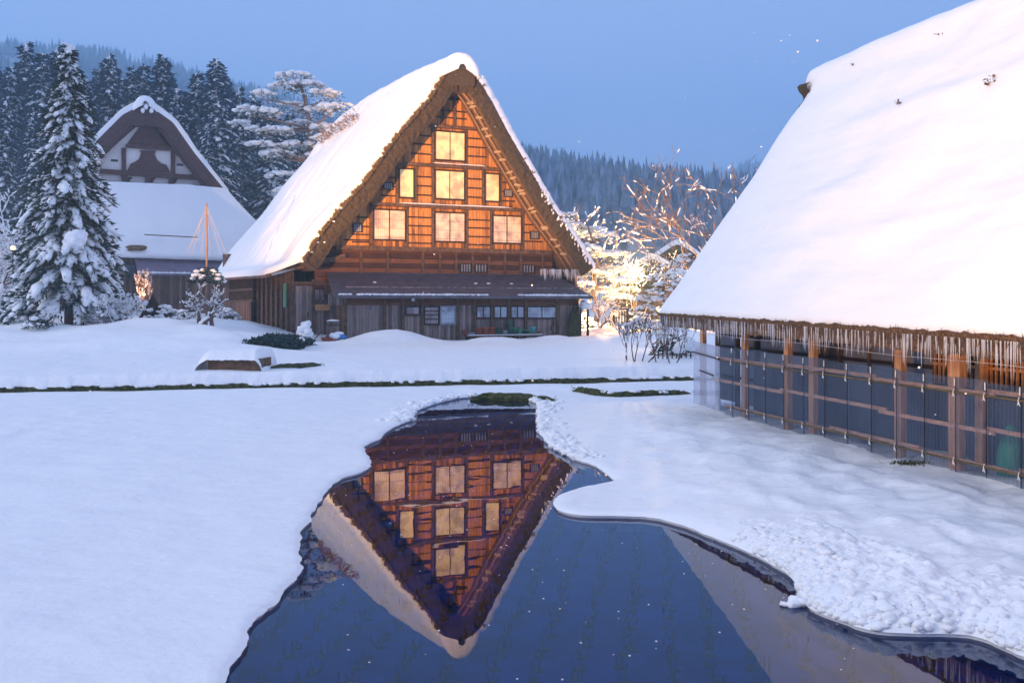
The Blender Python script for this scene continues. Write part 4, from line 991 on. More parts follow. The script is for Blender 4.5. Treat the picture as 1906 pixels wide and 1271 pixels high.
for i, l in enumerate([GP-1.35, GP-1.3, GP-1.1]+list(np.linspace(GP-.8, 16, 14))):
    th = np.linspace(-.1*pi, 1.1*pi, 26); sh = .25 if i == 0 else (.85 if i == 1 else 1)
    rows.append(np.c_[pk[0]+.92*np.cos(th)*sh, np.full(26, l), pk[1]+.10+.62*np.sin(th)*sh-.5*np.abs(np.cos(th))**3*sh])
mb.grid(A(rows)); mb.build('ridge_snow', M['snow_roof'], hall, True)
for (x, y) in ((266, 206), (282, 206), (272, 199)):
    s_, z_ = f2(x, y, GP-1.3); mb = MB(); mb.lumps([(s_, GP-1.25, z_)], [(.16, .12, .22)], .12, 1); mb.build('ridge_end', M['snow_roof'], hall, True)
# gable panel
gw = MB(); gw.add([(gl2[0]+.6, GP, zb-.3), (gr2[0]-.3, GP, zb-.3), (pk[0], GP, pk[1]-1.0)], [(0, 1, 2)]); gw.build('gable_wall', M['plaster'], hall)
def b2_(x0, y0, x1, y1, w_, h_, l=GP-.1, nm='beam'):
    a, b = f2(x0, y0, l), f2(x1, y1, l); mb = MB(); mb.beam((a[0], l, a[1]), (b[0], l, b[1]), w_, h_); return mb.build(nm, M['temple_wood'], hall)
b2_(182, 341, 405, 352, .3, .42, GP-.3); b2_(186, 319, 385, 332, .22, .38, GP-.25); b2_(234, 272, 316, 278, .2, .26, GP-.2)
gu = MB(); a, b, c = f2(236, 268, GP-.12), f2(314, 274, GP-.12), f2(271, 222, GP-.12); gu.add([(a[0], GP-.12, a[1]), (b[0], GP-.12, b[1]), (c[0], GP-.12, c[1])], [(0, 1, 2)]); gu.build('gable_boards', M['temple_wood'], hall)
for x in (230.5, 322): 
    a = f2(x, 276, GP-.15); b = f2(x, 325, GP-.15); mb = MB(); mb.box(a[0]-.16, a[0]+.16, GP-.26, GP-.04, b[1], a[1]); mb.build('post', M['temple_wood'], hall)
# carved frog-leg strut in the middle
def blade(pts_, l, t, nm):
    mb = MB(); n = len(pts_); q = [f2(x, y, l) for x, y in pts_]; mb.add([(a, l, b) for a, b in q]+[(a, l+t, b) for a, b in q], [tuple(range(n)), tuple(range(2*n-1, n-1, -1))]+[(i, n+i, n+(i+1) % n, (i+1) % n) for i in range(n)]); return mb.build(nm, M['temple_wood'], hall)
blade([(238, 317), (243, 305), (252, 301), (259, 296), (263, 284), (260, 280), (290, 281), (288, 288), (293, 298), (300, 304), (310, 307), (317, 321)], GP-.2, .16, 'carved_strut')
for x0 in (197, 243, 287, 330):
    blade([(x0-10, 341), (x0-10, 334), (x0-4, 329), (x0+4, 330), (x0-1, 336), (x0-3, 341)], GP-.16, .1, 'bracket') if x0 > 200 else None
for x in (231, 275, 319): blade([(x-6, 326), (x+7, 327), (x+4, 335), (x+6, 343), (x-6, 342), (x-4, 334)], GP-.34, .12, 'bracket')
for x, y in ((213, 299), (335, 307)): a = f2(x, y, GP-.05); mb = MB(); mb.box(a[0]-.25, a[0]+.25, GP-.06, GP-.01, a[1]-.08, a[1]+.08); mb.build('vent', M['dark'], hall)
blade([(264, 255), (279, 256), (277, 268), (272, 273), (267, 267)], GP-.3, .12, 'gable_pendant')
# lower hipped roof, snow covered
ezl = f2(330, 474, -4.6)[1]
e0, e1 = f2(60, 470, -4.6)[0], f2(470, 470, -4.6)[0]+3.5
g0, g1 = gl2[0]-.3, gr2[0]+.4
gp0, gp1 = f2(45, 372, -1)[0], f2(500, 405, -1)[0]
rows = []; n = 60
for j in range(24):
    t = j/23; l = -1.15-3.5*t**1.0; z = zb+.30-(zb+.30-ezl)*(t**.85)
    a = g0+(e0-g0)*t; b = g1+(e1-g1)*t
    xs_ = np.linspace(a, b, n); zz = z+.18*pn(xs_*.3, l*.4)+.08*pn(xs_*1.1, l)+(0.16*np.exp(-((t-.8)/.05)**2)*ss(-.1, .2, pn(xs_*.25+2, 1.)))
    rows.append(np.c_[xs_, np.full(n, l), zz])
rows.append(rows[-1]-A([[0, .02, .35]])); rows.append(rows[-1]+A([[0, 1.2, .1]]))
G = A(rows); mb = MB(); mb.grid(G)
# side hips (left and right)
for sd_, idx, ee, gg in ((-1, 0, e0, g0), (1, -1, e1, g1)):
    Fr = G[:-2, idx]; Bk = Fr.copy(); Bk[:, 1] = 16+(Bk[:, 1]+1)*-1; mb.grid(np.stack([Fr, (Fr+Bk)/2+A([[0, 0, .05]]), Bk]))
mb.build('roof_snow', M['snow_roof'], hall, True)
# crack line of thatch in the eave snow
mb = MB(); a, b = f2(268, 437, -4.35), f2(368, 440, -4.35); mb.beam((a[0], -4.5, a[1]), (b[0], -4.5, a[1]-.1), .05, .08); mb.build('snow_crack', M['thatch'], hall)
a, b = f2(240, 466, -4.7), f2(270, 458, -4.7); mb = MB(); mb.lumps([((a[0]+b[0])/2, -4.7, (a[1]+b[1])/2)], [(.75, .2, .22)], .3, 1); mb.build('bare_thatch', M['thatch'], hall)
mb = MB(); mb.box(e0+1.8, e1-1.0, -1.6, -1.45, 0, ezl+.3); mb.build('front_wall', M['plank_side'], hall)
mb = MB(); mb.box(e0+1.8, e0+1.95, -1.44, 16, 0, ezl+.3); mb.build('side_wall', M['plank_side'], hall)
hw2 = f2(231, 505, -1.7); 
def win2(x0, y0, x1, y1, l, mat, nm='window'):
    a, b = f2(x0, y0, l), f2(x1, y1, l); mb = MB(); fr = .1
    mb.box(a[0]-fr, b[0]+fr, l-.06, l, a[1], a[1]+fr).box(a[0]-fr, b[0]+fr, l-.06, l, b[1]-fr, b[1]).box(a[0]-fr, a[0], l-.058, l, b[1], a[1]).box(b[0], b[0]+fr, l-.058, l, b[1], a[1])
    o = mb.build(nm, M['temple_wood'], hall); p = MB(); p.box(a[0], b[0], l-.02, l-.005, b[1], a[1]); p.build('pane', M[mat], o)
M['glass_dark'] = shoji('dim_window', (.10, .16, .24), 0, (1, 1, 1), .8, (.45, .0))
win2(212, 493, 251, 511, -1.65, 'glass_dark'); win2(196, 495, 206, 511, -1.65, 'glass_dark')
# lower side roof (dull violet sheet) over an annexe
a, b, c, d = f2(250, 471, -4.2), f2(350, 478, -4.2), f2(352, 509, -6.2), f2(258, 508, -6.2)
mb = MB(); mb.add([(a[0], -3.6, a[1]), (b[0]+2.5, -3.6, a[1]-.1), (d[0]+8.5, -5.6, d[1]), (d[0], -5.6, d[1])], [(0, 1, 2, 3)]); mb.add([(d[0], -5.6, d[1]), (d[0]+8.5, -5.6, d[1]), (d[0]+8.5, -5.6, d[1]-.15), (d[0], -5.6, d[1]-.15)], [(0, 1, 2, 3)])
M['sheetroof'] = simple('dull_sheet_roof', (.16, .13, .19), .6, .15, 1.5); mb.build('annexe_roof', M['sheetroof'], hall)
mb = MB(); mb.box(d[0]+.4, d[0]+8.2, -5.2, -5.05, 0, d[1]-.02); mb.build('annexe_wall', M['plank_side'], hall)
mb = MB(); cs, sc = [], []
for xx in np.arange(d[0]+.1, d[0]+8.4, .16): cs.append((xx, -5.55, d[1]+.05)); sc.append((.14, .14, .05+.05*random.random()))
mb.lumps(cs, sc, .2); mb.build('eave_snow', M['snow_roof'], hall, True)

# ------------------------------------------------------------------ right shed and its snow screen
SX, SYv = -.213, 1.; SLn = math.hypot(SX, SYv)
AS = math.atan2(.213, 1.)                             # local y runs along the shed (away), local x to the right
SO = (4.30, 21.0)
shed = empty('thatched_shed', (*SO, 0), AS, 'snow-covered thatched building on the right with icicles along its eave', 'building')
US, VS = (cos(AS), sin(AS)), (-sin(AS), cos(AS))
fs = lambda px, py, s: FS(px, py, s, SO, US, VS)      # plane parallel to the screen, s metres to its right
fe = lambda px, py, l: F(px, py, l, SO, US, VS)
EO = -.62                                             # eave overhang
lc, zc_ = fs(1231, 590, EO); ln_, zn_ = fs(1906, 641, EO)
# silhouette of the far verge on the plane l = lc
sil = [fe(x, y, lc) for x, y in ((1228, 584), (1236, 560), (1262, 520), (1300, 466), (1350, 393), (1400, 322), (1440, 259), (1470, 213), (1496, 181))]
rt = fe(1500, 118, lc)
wr = rt[0]+.25                                        # ridge offset
zs_r = rt[1]
prof = reparam([(EO-.02, zc_-.02), (EO-.10, zc_+.10)]+sil[1:]+[(rt[0]-.02, sil[-1][1]+.35), (wr-.25, zs_r-.42)], 90); smooth1(prof, 5)
LN_ = -21.
llist = np.r_[np.linspace(LN_, lc-.6, 150), lc-.35, lc-.18, lc-.06, lc, lc+.05]
rows = []
for l in llist:
    k = (lc-l)/14.; drop = np.interp(l, [LN_, ln_, lc], [zn_-zc_, zn_-zc_, 0]); tt = np.linspace(0, 1, 90)
    p = prof.copy(); nn = normals(prof, 1); nn = nn if nn[40][0] < 0 else -nn
    und = .26*pn(tt*2.6, l*.22)+.17*pn(tt*6+4, l*.40)+.07*pn(tt*13, l*.8)+.03*pn(tt*40, l*.6)
    und = und*ss(0, .12, tt)*(.12+.88*ss(.5, 5, lc-l))
    stp = .12*np.exp(-((tt-.72-.03*pn(l*.3, 2.))/.05)**2)*ss(2, 6, lc-l)
    p = p+nn*(und+stp)[:, None]
    p[:, 1] += drop*(1-tt)-.30*ss(0, 14, lc-l)*tt
    p[:, 1] += (.06*pn(l*1.5, 1.)+.05*pn(l*5, 2.))*(tt < .03)
    if l > lc-.5: p = p-nn*(((l-lc+.5)/.5)**2*.07)*np.minimum(1, tt[:, None]*8)
    rows.append(np.c_[p[:, 0], np.full(90, l), p[:, 1]])
G = A(rows)
mb = MB(); mb.grid(G)
# end face
endc = G[-1]; inn = endc.copy(); inn[:, 0] += .5; mb.grid(np.stack([endc, inn]))
sr_o = mb.build('roof_snow', M['snow_near_roof'], shed, True)
# ridge snow roll
rows = []
for l in np.r_[np.linspace(LN_, lc-.3, 120), lc-.05, lc+.12, lc+.2, lc+.22]:
    n = 26; th = np.linspace(-.25*pi, 1.1*pi, n); sh = 1 if l < lc+.1 else (.9 if l < lc+.15 else (.6 if l < lc+.21 else .1))
    zz = zs_r-.42-.30*float(ss(0, 14, lc-l)); wv = 1+.12*pn(l*.6, 4.)+.05*pn(th*3, l*1.5)
    rows.append(np.c_[wr+.36+.62*np.cos(pi-th)*sh*wv, np.full(n, l), zz+.06*pn(l*.4, 1.)+.42*np.sin(th)*sh*wv])
mb = MB(); mb.grid(A(rows)); mb.build('ridge_snow', M['snow_near_roof'], shed, True)
# right slope (hidden side) closes the volume
mb = MB(); back = [[(wr+.6, l, zs_r-.5), (wr+4.6, l, 2.2)] for l in (LN_, lc)]; mb.grid(A(back)); mb.build('roof_snow', M['snow_near_roof'], shed)
# end thatch peeping out below the ridge
mb = MB(); rows = []
for k in range(10):
    z = rt[1]-.5-k*.06; rows.append([(rt[0]-.05-.10*sin(k*.9), lc-.3, z), (rt[0]-.12-.10*sin(k*.8+.4)*random.uniform(.5, 1), lc+.02, z), (rt[0]+.5, lc+.08, z)])
mb.grid(A(rows)); mb.build('thatch_end', M['thatch_cut'], shed)
mb = MB(); B, D, S = [], [], []
for (px_, py_, n_) in ((1850, 155, 26), (1678, 190, 10), (1752, 64, 3), (1590, 117, 3)):
    # tufts of straw through the snow
    best = None
    for l in np.linspace(-12, lc, 300):
        i = int(np.argmin(np.abs(llist-l))); row = G[i]
        X = SO[0]+US[0]*row[:, 0]+VS[0]*row[:, 1]; Yy = SO[1]+US[1]*row[:, 0]+VS[1]*row[:, 1]
        px = CXP+FPX*X/Yy; py = HY-FPX*(row[:, 2]-CAMZ)/Yy; d = np.hypot(px-px_, py-py_); j = int(np.argmin(d))
        if best is None or d[j] < best[0]: best = (d[j], row[j])
    c = best[1]
    for _ in range(n_): B.append(c+A((-.03, 0, 0))+rng.normal(0, .022+.0012*n_, 3)); D.append((-.05+rng.normal(0, .02), rng.normal(0, .035), .01+rng.normal(0, .035))); S.append((0, .013, .012))
mb.leaves(B, D, S); mb.lumps([b for b in B[::3]], [(.022, .022, .022)]*len(B[::3]), .4); mb.build('straw_tuft', M['thatch'], shed)
# thatch eave fringe
M['eave_straw'] = simple('eave_straw', (.12, .068, .036), .9, .6, 25, .02)
te = MB(); rows = []
ll = np.arange(LN_, lc, .07)
eave_z = lambda l: np.interp(l, [ln_, lc], [zn_, zc_])
for dx_, dzz in ((-.10, .10), (-.05, -.01), (.02, -.20), (.35, -.16), (.7, .1)):
    rows.append(np.c_[EO+dx_+.03*pn(ll*4, dx_), ll, eave_z(ll)+dzz+(.05*pn(ll*3, 5.)+.05*pn(ll*13, 2.+dx_*9))*(dx_ < .3)])
te.grid(A(rows)); k = 7000; l = rng.uniform(LN_, lc, k)
B = np.c_[EO+rng.uniform(-.10, .12, k), l, eave_z(l)+.05-.03*np.abs(pn(l*3, 5.))]; D = np.c_[rng.normal(-.03, .03, k), rng.normal(0, .025, k), -rng.uniform(.03, .16, k)]; up_ = rng.random(k) < .12
D[up_, 2] *= -.7; S = np.c_[np.zeros(k), rng.uniform(.004, .010, k), np.zeros(k)]
te.leaves(B, D, S); te.build('thatch_eave', M['eave_straw'], shed)
# soffit and gutter board behind the icicles
mb = MB(); mb.box(EO+.10, EO+.16, LN_, lc-.1, 1.95, 2.12) if False else None
mb = MB(); mb.grid(A([[(EO+.15, l, float(eave_z(l))-.02), (wr, l, zs_r-.9)] for l in (LN_, ln_, lc-.06)])); mb.build('roof_underside', M['thatch'], shed)
# icicles
ic = []
l = lc-.04
while l > -14:
    cl = pn(l*1.1, 8.)+.5*pn(l*4, 3.); near = (lc-l)
    if random.random() < .95: ic.append((EO+random.uniform(-.13, .02), l, max(.08, (.27+.26*cl)*random.uniform(.4, 1.25))*(1 if near > 5 else .95)))
    l -= random.uniform(.018, .05)
vis = [q for q in ic if q[1] > fs(1915, 660, EO)[0]-.3]
order = sorted(range(len(ic)), key=lambda i: -ic[i][2]/(SO[1]+ic[i][1]) if ic[i] in vis else 0)
solo = set(order[:100]); rest = MB()
def icicle(mb, x, y, z, h):
    r = .006+.011*min(h, .5)*random.uniform(.6, 1.5); mb.tube([(x, y, z), (x+.002, y+.002, z-h*.35), (x, y+random.uniform(-.006, .006), z-h*.7), (x, y, z-h)], (r, r*.8, r*.45, .001), 5, False)
for i, (x, y, h) in enumerate(ic):
    zt = float(eave_z(y))+.03
    if i in solo: mb = MB(); icicle(mb, x, y, zt, h+.06); mb.build('icicle', M['ice'], shed, True)
    else: icicle(rest, x, y, zt, h+.06)
tag(rest.build('icicles', M['ice'], shed, True), kind='stuff')
# posts under the eave
GS = .1
for px_ in (1309, 1387, 1467, 1514, 1676, 1781, 1827, 2050, 2300):
    s_ = {1827: .75, 1309: .62}.get(px_, .10); l_, _ = fs(px_, 640, s_); w_ = .085 if px_ != 1781 else .12
    mb = MB(); mb.box(s_-.045, s_+.045, l_-w_, l_+w_, GS-.2, float(eave_z(l_))+.25); mb.build('post', M['post_new'], shed)
# back wall: boards, sliding doors, lattice
BW = .95
def wl(px_): return fs(px_, 680, BW)[0]
mb = MB(); mb.box(BW, BW+.1, LN_, lc-1.6, GS-.2, 2.6); mb.build('wall', M['plank_side'], shed)
mb = MB(); mb.box(BW, wr*1.6, lc-1.6, lc-1.5, GS-.2, 2.6); mb.build('wall', M['plank_side'], shed)
mb = MB(); mb.grid(A([[(EO+.2, l, float(eave_z(l))+.10), (BW, l, 2.55)] for l in (LN_, ln_, lc-.3)])); mb.build('soffit', M['beam_dark'], shed)
def wpanel(x0, x1, z0, z1, mat, nm, d=.04):
    l1, l0 = wl(x0), wl(x1); mb = MB(); mb.box(BW-d, BW-.002, l0, l1, z0, z1); return mb.build(nm, M[mat], shed)
M['glass_shed'] = simple('dull_glass', (.16, .17, .20), .25, .2, 2)
for x0, x1 in ((1345, 1375), (1420, 1470), (1475, 1530), (1575, 1625), (1690, 1745)):
    o = wpanel(x0, x1, .35, 1.95, 'grey', 'shutter', .05)
for x0, x1 in ((1398, 1412), (1622, 1670)):
    wpanel(x0, x1, .35, 1.95, 'glass_shed', 'glazed_door', .06)
for x in (1340, 1377, 1412, 1470, 1530, 1570, 1626, 1672, 1690, 1748, 1800): wpanel(x-1.4, x+1.4, .2, 2.2, 'beam', 'door_post', .10)
for z_ in (1.82, 1.55, .9): 
    mb = MB(); mb.box(BW-.09, BW-.06, wl(1750), wl(1340), z_-.03, z_+.03); mb.build('door_rail', M['beam_dark'], shed)
M['low_board'] = simple('dark_screen_backing', (.05, .055, .075), .8, .3, 2)
mb = MB(); mb.box(BW-.17, BW-.13, LN_, lc-1.7, GS-.2, 1.28); mb.build('dark_backing', M['low_board'], shed)  # added dark sheet, hides the doors for an even dim interior
# orange lattice at the near end
l1, l0 = wl(1752), -16.
mb = MB(); mb.box(BW-.03, BW-.001, l0, l1, .3, 2.3); mb.build('lattice_backing', M['dark'], shed)
i = 0; l = l1
while l > wl(2150):
    mb = MB(); mb.box(BW-.115, BW-.085, l-.014, l+.014, 1.32, 2.25); mb.build('lattice_bar', M['post_new'], shed); l -= .105
for z_ in (1.62, 1.2): mb = MB(); mb.box(BW-.14, BW-.116, l0, l1, z_-.02, z_+.02); mb.build('lattice_rail', M['post_new'], shed)
# wire under the eave
mb = MB(); wz = lambda l: float(eave_z(l))-.33; mb.tube([(-.02, l, wz(l)+.015*sin(l*1.3)) for l in np.arange(-14, lc-.5, .6)], .004, 4); mb.build('wire', M['string'], shed)

# ---- snow screen of corrugated clear sheets (its own thing)
scr = empty('snow_screen', (*SO, 0), AS, 'clear corrugated plastic sheets tied to rails as a snow screen before the thatched shed', 'screen')
zt_far = fs(1337, 643, 0)[1]; ztop = lambda l: np.interp(l, [fs(1906, 719, 0)[0], 0], [fs(1906, 719, 0)[1], zt_far])
joints = [1337, 1364.5, 1395, 1427, 1461, 1498, 1537, 1579, 1624, 1671, 1723, 1781, 1838, 1903, 1985, 2080, 2200, 2360]
jl = [fs(x, 700, 0)[0] for x in joints]
for i in range(len(jl)-1):
    y1_, y0_ = jl[i], jl[i+1]; mb = MB(); n = 24; ys = np.linspace(y0_-.03, y1_, n); tilt = .006*(i % 2)
    zt_ = ztop(ys)+.012*(i % 3-1); off = -.012*(i % 2)
    mb.grid(A([np.c_[np.full(n, off), ys, np.full(n, -.1)], np.c_[np.full(n, off), ys, zt_]]))
    mb.build('panel', M['sheet'], scr, True)
    if i: sm = MB(); sm.box(-.024, -.018, y1_-.008, y1_+.002, .0, float(ztop(y1_))); sm.build('seam', M['dark'], scr)
# end sheet folding round the corner, sky reflection painted in as pale colour
ex, ey = (1291-CXP)/FPX*24.3, 24.3; dxw, dyw = ex-SO[0], ey-SO[1]
elx, ely = dxw*US[0]+dyw*US[1], dxw*VS[0]+dyw*VS[1]
for a0, a1, zt_ in ((0, .55, zt_far-.02), (.55, 1, zt_far-.02)):
    mb = MB(); mb.grid(A([[(elx*t, ely*t, z) for t in np.linspace(a0, a1, 6)] for z in (-.1, zt_)])); mb.build('end_panel', M['sheet_end'], scr)
for z_, a0, a1 in ((fs(1337, 668, 0)[1], 0, 1), (fs(1337, 702, 0)[1], .2, .7)):
    mb = MB(); mb.beam((elx*a0-.03, ely*a0, z_), (elx*a1-.03, ely*a1, z_), .03, .025); mb.build('end_rail', M['iron'], scr)
def rail(pa, pb, s_, w_, h_, mat, name='rail', cuts=()):
    (x0, y0), (x1, y1) = pa, pb
    a, b = fs(x0, y0, s_), fs(x1, y1, s_); sl = (b[1]-a[1])/(b[0]-a[0]); 
    xs_ = [x0]+list(cuts)+[x1]
    for k in range(len(xs_)-1):
        u0, u1 = fs(xs_[k], 700, s_)[0]+.05, fs(xs_[k+1], 700, s_)[0]-.12
        z0, z1 = a[1]+sl*(u0-a[0]), a[1]+sl*(u1-a[0]); o = (k % 2)*.028; dz_ = (k % 2)*.035
        mb = MB(); mb.beam((s_+o, u0, z0+dz_), (s_+o, u1, z1+dz_), w_, h_); mb.build(name, M[mat], scr)
rail((1338, 666), (2300, 795), .030, .03, .055, 'rail_new', cuts=(1455, 1620, 1840, 2050))
rail((1338, 707), (2300, 893), .030, .03, .055, 'rail_new', cuts=(1452, 1640, 1840, 2050))
rail((1352, 755), (2300, 975), .030, .03, .055, 'rail_new', cuts=(1545, 1700, 1900, 2100))
def pole(pa, pb, z_off=0):
    a, b = fs(*pa, -.03), fs(*pb, -.03); mb = MB(); mb.tube([(-.035, a[0], a[1]), (-.035, (a[0]+b[0])/2, (a[1]+b[1])/2+.008), (-.035, b[0], b[1])], .013, 6); mb.build('bamboo_rail', M['moss'] if False else M['bamboo_old'], scr, True)
M['bamboo_old'] = simple('greenish_bamboo', (.13, .10, .045), .6, .35, 6)
pole((1338, 671), (1620, 708)); pole((1600, 706), (2300, 801)); pole((1352, 757), (1660, 828)); pole((1640, 824), (2300, 980))
# white string ties at every joint on both bamboo rails, and clips at the top
for i, x in enumerate(joints[1:14]):
    l_ = jl[i+1]
    for (x0, y0, x1, y1) in ((1338, 671, 2300, 801), (1352, 757, 2300, 980)):
        a, b = fs(x0, y0, -.03), fs(x1, y1, -.03); z_ = a[1]+(b[1]-a[1])*(l_-a[0])/(b[0]-a[0])
        mb = MB(); mb.tube([(-.055, l_-.012, z_+.05), (-.052, l_+.012, z_), (-.055, l_-.01, z_-.045)], .0055, 5); mb.tube([(-.055, l_+.02, z_-.05), (-.055, l_, z_), (-.055, l_-.03, z_-.06)], .0045, 5); mb.build('string_tie', M['string'], scr)
    z_ = float(ztop(l_)); mb = MB(); mb.box(-.04, -.03, l_-.007, l_+.007, z_-.11, z_-.01); mb.build('clip', M['string'], scr)
# stored things seen dimly behind the sheets
l_, z_ = fs(1876, 838, .35); o = empty('green_bag', (SO[0]+US[0]*.4+VS[0]*l_, SO[1]+US[1]*.4+VS[1]*l_, .1), AS, 'green cloth bag standing behind the nearest clear sheets', 'bag')
mb = MB(); mb.lumps([(0, 0, .35)], [(.16, .18, .42)], .08, 2); mb.lumps([(0, 0, .80)], [(.07, .08, .07)], .1, 1); mb.build('body', M['green'], o, True)
mb = MB(); mb.tube([(0, -.04, .74), (0, .04, .74)], .06, 8); mb.build('knot', M['rope'], o, True)
l_, z_ = fs(1560, 792, .4); o = empty('grey_sheet_bundle', (SO[0]+US[0]*.45+VS[0]*l_, SO[1]+US[1]*.45+VS[1]*l_, .1), AS, 'pale rolled sheet lying low behind the plastic screen', 'bundle')
mb = MB(); mb.tube([(0, -.7, .16), (0, .7, .16)], .15, 10); mb.build('roll', M['grey'], o, True)
for q in (-.4, .4): mb = MB(); mb.tube([(0, q-.02, .16), (0, q+.02, .16)], .16, 10); mb.build('strap', M['iron'], o)
# tuft of bare grass at the foot of the screen
x, y = PZ(1690, 868, .25); mb = MB(); k = 160
zz = gz(x, y); mb.leaves(np.c_[x+rng.normal(0, .14, k), y+rng.normal(0, .07, k), np.full(k, zz-.01)], np.c_[rng.normal(0, .05, k), rng.normal(-.02, .03, k), rng.uniform(.02, .08, k)], np.c_[rng.uniform(.004, .01, k), np.zeros(k), np.zeros(k)])
tag(mb.build('grass_tuft', M['moss']), 'small dark grass tuft poking from the snow below the screen', 'grass')

# ------------------------------------------------------------------ trees
def conifer(h, r0, tr, seed, whorls=26, per=9, droop=.35, leaf=.35, lw=.05, step=.25, k=5, sn=.16, snp=.6, crown0=.06, pw=.85, needle='needle', snow='snow_tree', width=.35, sn_dep=1.):
    g_ = np.random.default_rng(seed); T = MB(); Nd = MB(); Sn = MB()
    nt_ = 10; zt = np.linspace(0, h*.97, nt_); T.tube(np.c_[.12*np.sin(zt*.3)*tr*2, .12*np.cos(zt*.23)*tr*2, zt], tr*(1-zt/h)+.015, 8)
    Bs, Ds, Ss, cs, cd, scs, s0, s1, w0 = ([] for _ in range(9))
    for i in range(whorls):
        for j in range(per):
            t = (i+g_.uniform(-1.3, 1.3))/whorls; t = min(max(t, 0), 1); zc = h*(crown0+(1-crown0)*t)
            Rb = max(.12, r0*(1-t)**pw*g_.uniform(.48, 1.16)); az = 2*pi*(j+g_.uniform(0, 1))/per+i*.7; n = int(Rb/step)+2
            ca, sa = cos(az), sin(az); up = .15+.25*t
            rho = np.linspace(.12, 1, n)*Rb; z = zc+rho*up-droop*rho**2/max(Rb, .3)-.10*rho
            pts_ = np.c_[rho*ca, rho*sa, z]; s0 += list(pts_[:-1]); s1 += list(pts_[1:]); w0 += [max(.012, tr*.13*(1-q/Rb)) for q in rho[:-1]]
            for q in range(n):
                wd = width*Rb*(1-.75*rho[q]/Rb)*min(1, rho[q]/Rb*2.5)+.06
                kk = k
                lat = g_.uniform(-1, 1, kk)*wd; base = pts_[q]+np.c_[-sa*lat, ca*lat, -np.abs(lat)*.25+g_.normal(0, .03, kk)]
                dirv = np.c_[ca+(-sa)*lat/wd*.9, sa+ca*lat/wd*.9, np.full(kk, -.35)+g_.normal(0, .3, kk)]+g_.normal(0, .25, (kk, 3))
                dirv /= np.linalg.norm(dirv, axis=1)[:, None]; L = leaf*g_.uniform(.6, 1.2, (kk, 1))
                sd = np.cross(dirv, g_.normal(0, 1, (kk, 3))); sd /= np.linalg.norm(sd, axis=1)[:, None]
                Bs.append(base); Ds.append(dirv*L); Ss.append(sd*lw*g_.uniform(.7, 1.3, (kk, 1)))
                if g_.random() < snp*(.55+.6*rho[q]/Rb):
                    m_ = 1+int(g_.random() < .5)
                    for _ in range(m_):
                        lt = g_.uniform(-.7, .7)*wd; s_ = sn*g_.uniform(.5, 1.35)*(.75+.5*(1-t))
                        cs.append(pts_[q]+A((-sa*lt, ca*lt, -abs(lt)*.2+.05+s_*.2))); scs.append((s_*g_.uniform(1.2, 2.3), s_*.75, s_*.42*sn_dep)); cd.append((ca-sa*lt/wd*.8, sa+ca*lt/wd*.8, up-2*droop*rho[q]/max(Rb, .3)-.15))
    Nd.segs(s0, s1, w0, w0, 3); Nd.leaves(np.concatenate(Bs), np.concatenate(Ds), np.concatenate(Ss)); scs = A(scs); Sn.slabs(cs, cd, scs[:, 0], scs[:, 1], scs[:, 2])
    Sn.lumps([(0, 0, h*.985)], [(sn*.8, sn*.8, sn*1.6)], .2)
    return T.mesh('trunk', M['bark'], True), Nd.mesh('crown', M[needle]), Sn.mesh('snow_cover', M[snow], True)
def plant(name, meshes, loc, label, cat, group=None, rz=0, sc=(1, 1, 1), names=('trunk', 'crown', 'snow_cover')):
    e_ = empty(name, loc, rz, label, cat, group); e_.scale = sc
    for me, nm in zip(meshes, names):
        if me is None: continue
        o = bpy.data.objects.new(nm, me); C.objects.link(o); o.parent = e_
    return e_
# foreground snowy conifer
p = P(127, 612, 46)
big = conifer(12.7, 2.55, .20, 11, 42, 9, .66, .42, .045, .2, 7, .20, .62, .13, .80, width=.34)
tree1 = plant('snowy_conifer', big, (p.x, p.y, gz(p.x, p.y)-.1), 'tall snow-laden conifer standing in front of the left thatched house', 'conifer')
# its drooping lower skirt
p = P(127, 600, 46.2)
mb = MB(); mb.lumps([P(140, 446, 44.2), P(148, 438, 44.3), P(130, 452, 44.3), P(143, 460, 44.3)], [(.46, .4, .42), (.33, .3, .28), (.3, .3, .3), (.25, .3, .3)], .14, 2); o = mb.build('snow_ball', M['snow_tree'], None, True); o.parent = tree1; o.matrix_parent_inverse = tree1.matrix_world.inverted(); 
o.location = A((0, 0, 0)); tl = tree1.location; o.matrix_parent_inverse.identity(); o.location = (-tl.x, -tl.y, -tl.z)
# cedars behind
ced = [conifer(h_, r_, .35, 20+i, 46, 8, .45, .9, .12, .5, 6, .30, .85, .05, .60, 'needle_cedar', width=.38, sn_dep=.9) for i, (h_, r_) in enumerate(((30, 4.3), (28, 3.7), (31, 4.8), (26, 3.9)))]
tops = [(-10, 120, 118), (22, 128, 112), (50, 82, 116), (80, 104, 108), (106, 92, 128), (138, 138, 120), (160, 150, 108), (184, 134, 124), (205, 104, 112), (228, 150, 122), (247, 128, 118), (268, 126, 124), (303, 103, 114), (330, 168, 108), (352, 176, 122), (368, 140, 112), (403, 110, 109), (420, 148, 124), (446, 166, 118), (475, 190, 122), (505, 200, 116), (-45, 110, 112), (-80, 90, 118), (540, 215, 128), (12, 190, 100), (60, 215, 98), (232, 200, 103), (318, 205, 102), (385, 232, 99), (160, 230, 100), (570, 225, 135), (610, 235, 140)]
clab = ['broad', 'slender', 'tall', 'dense']
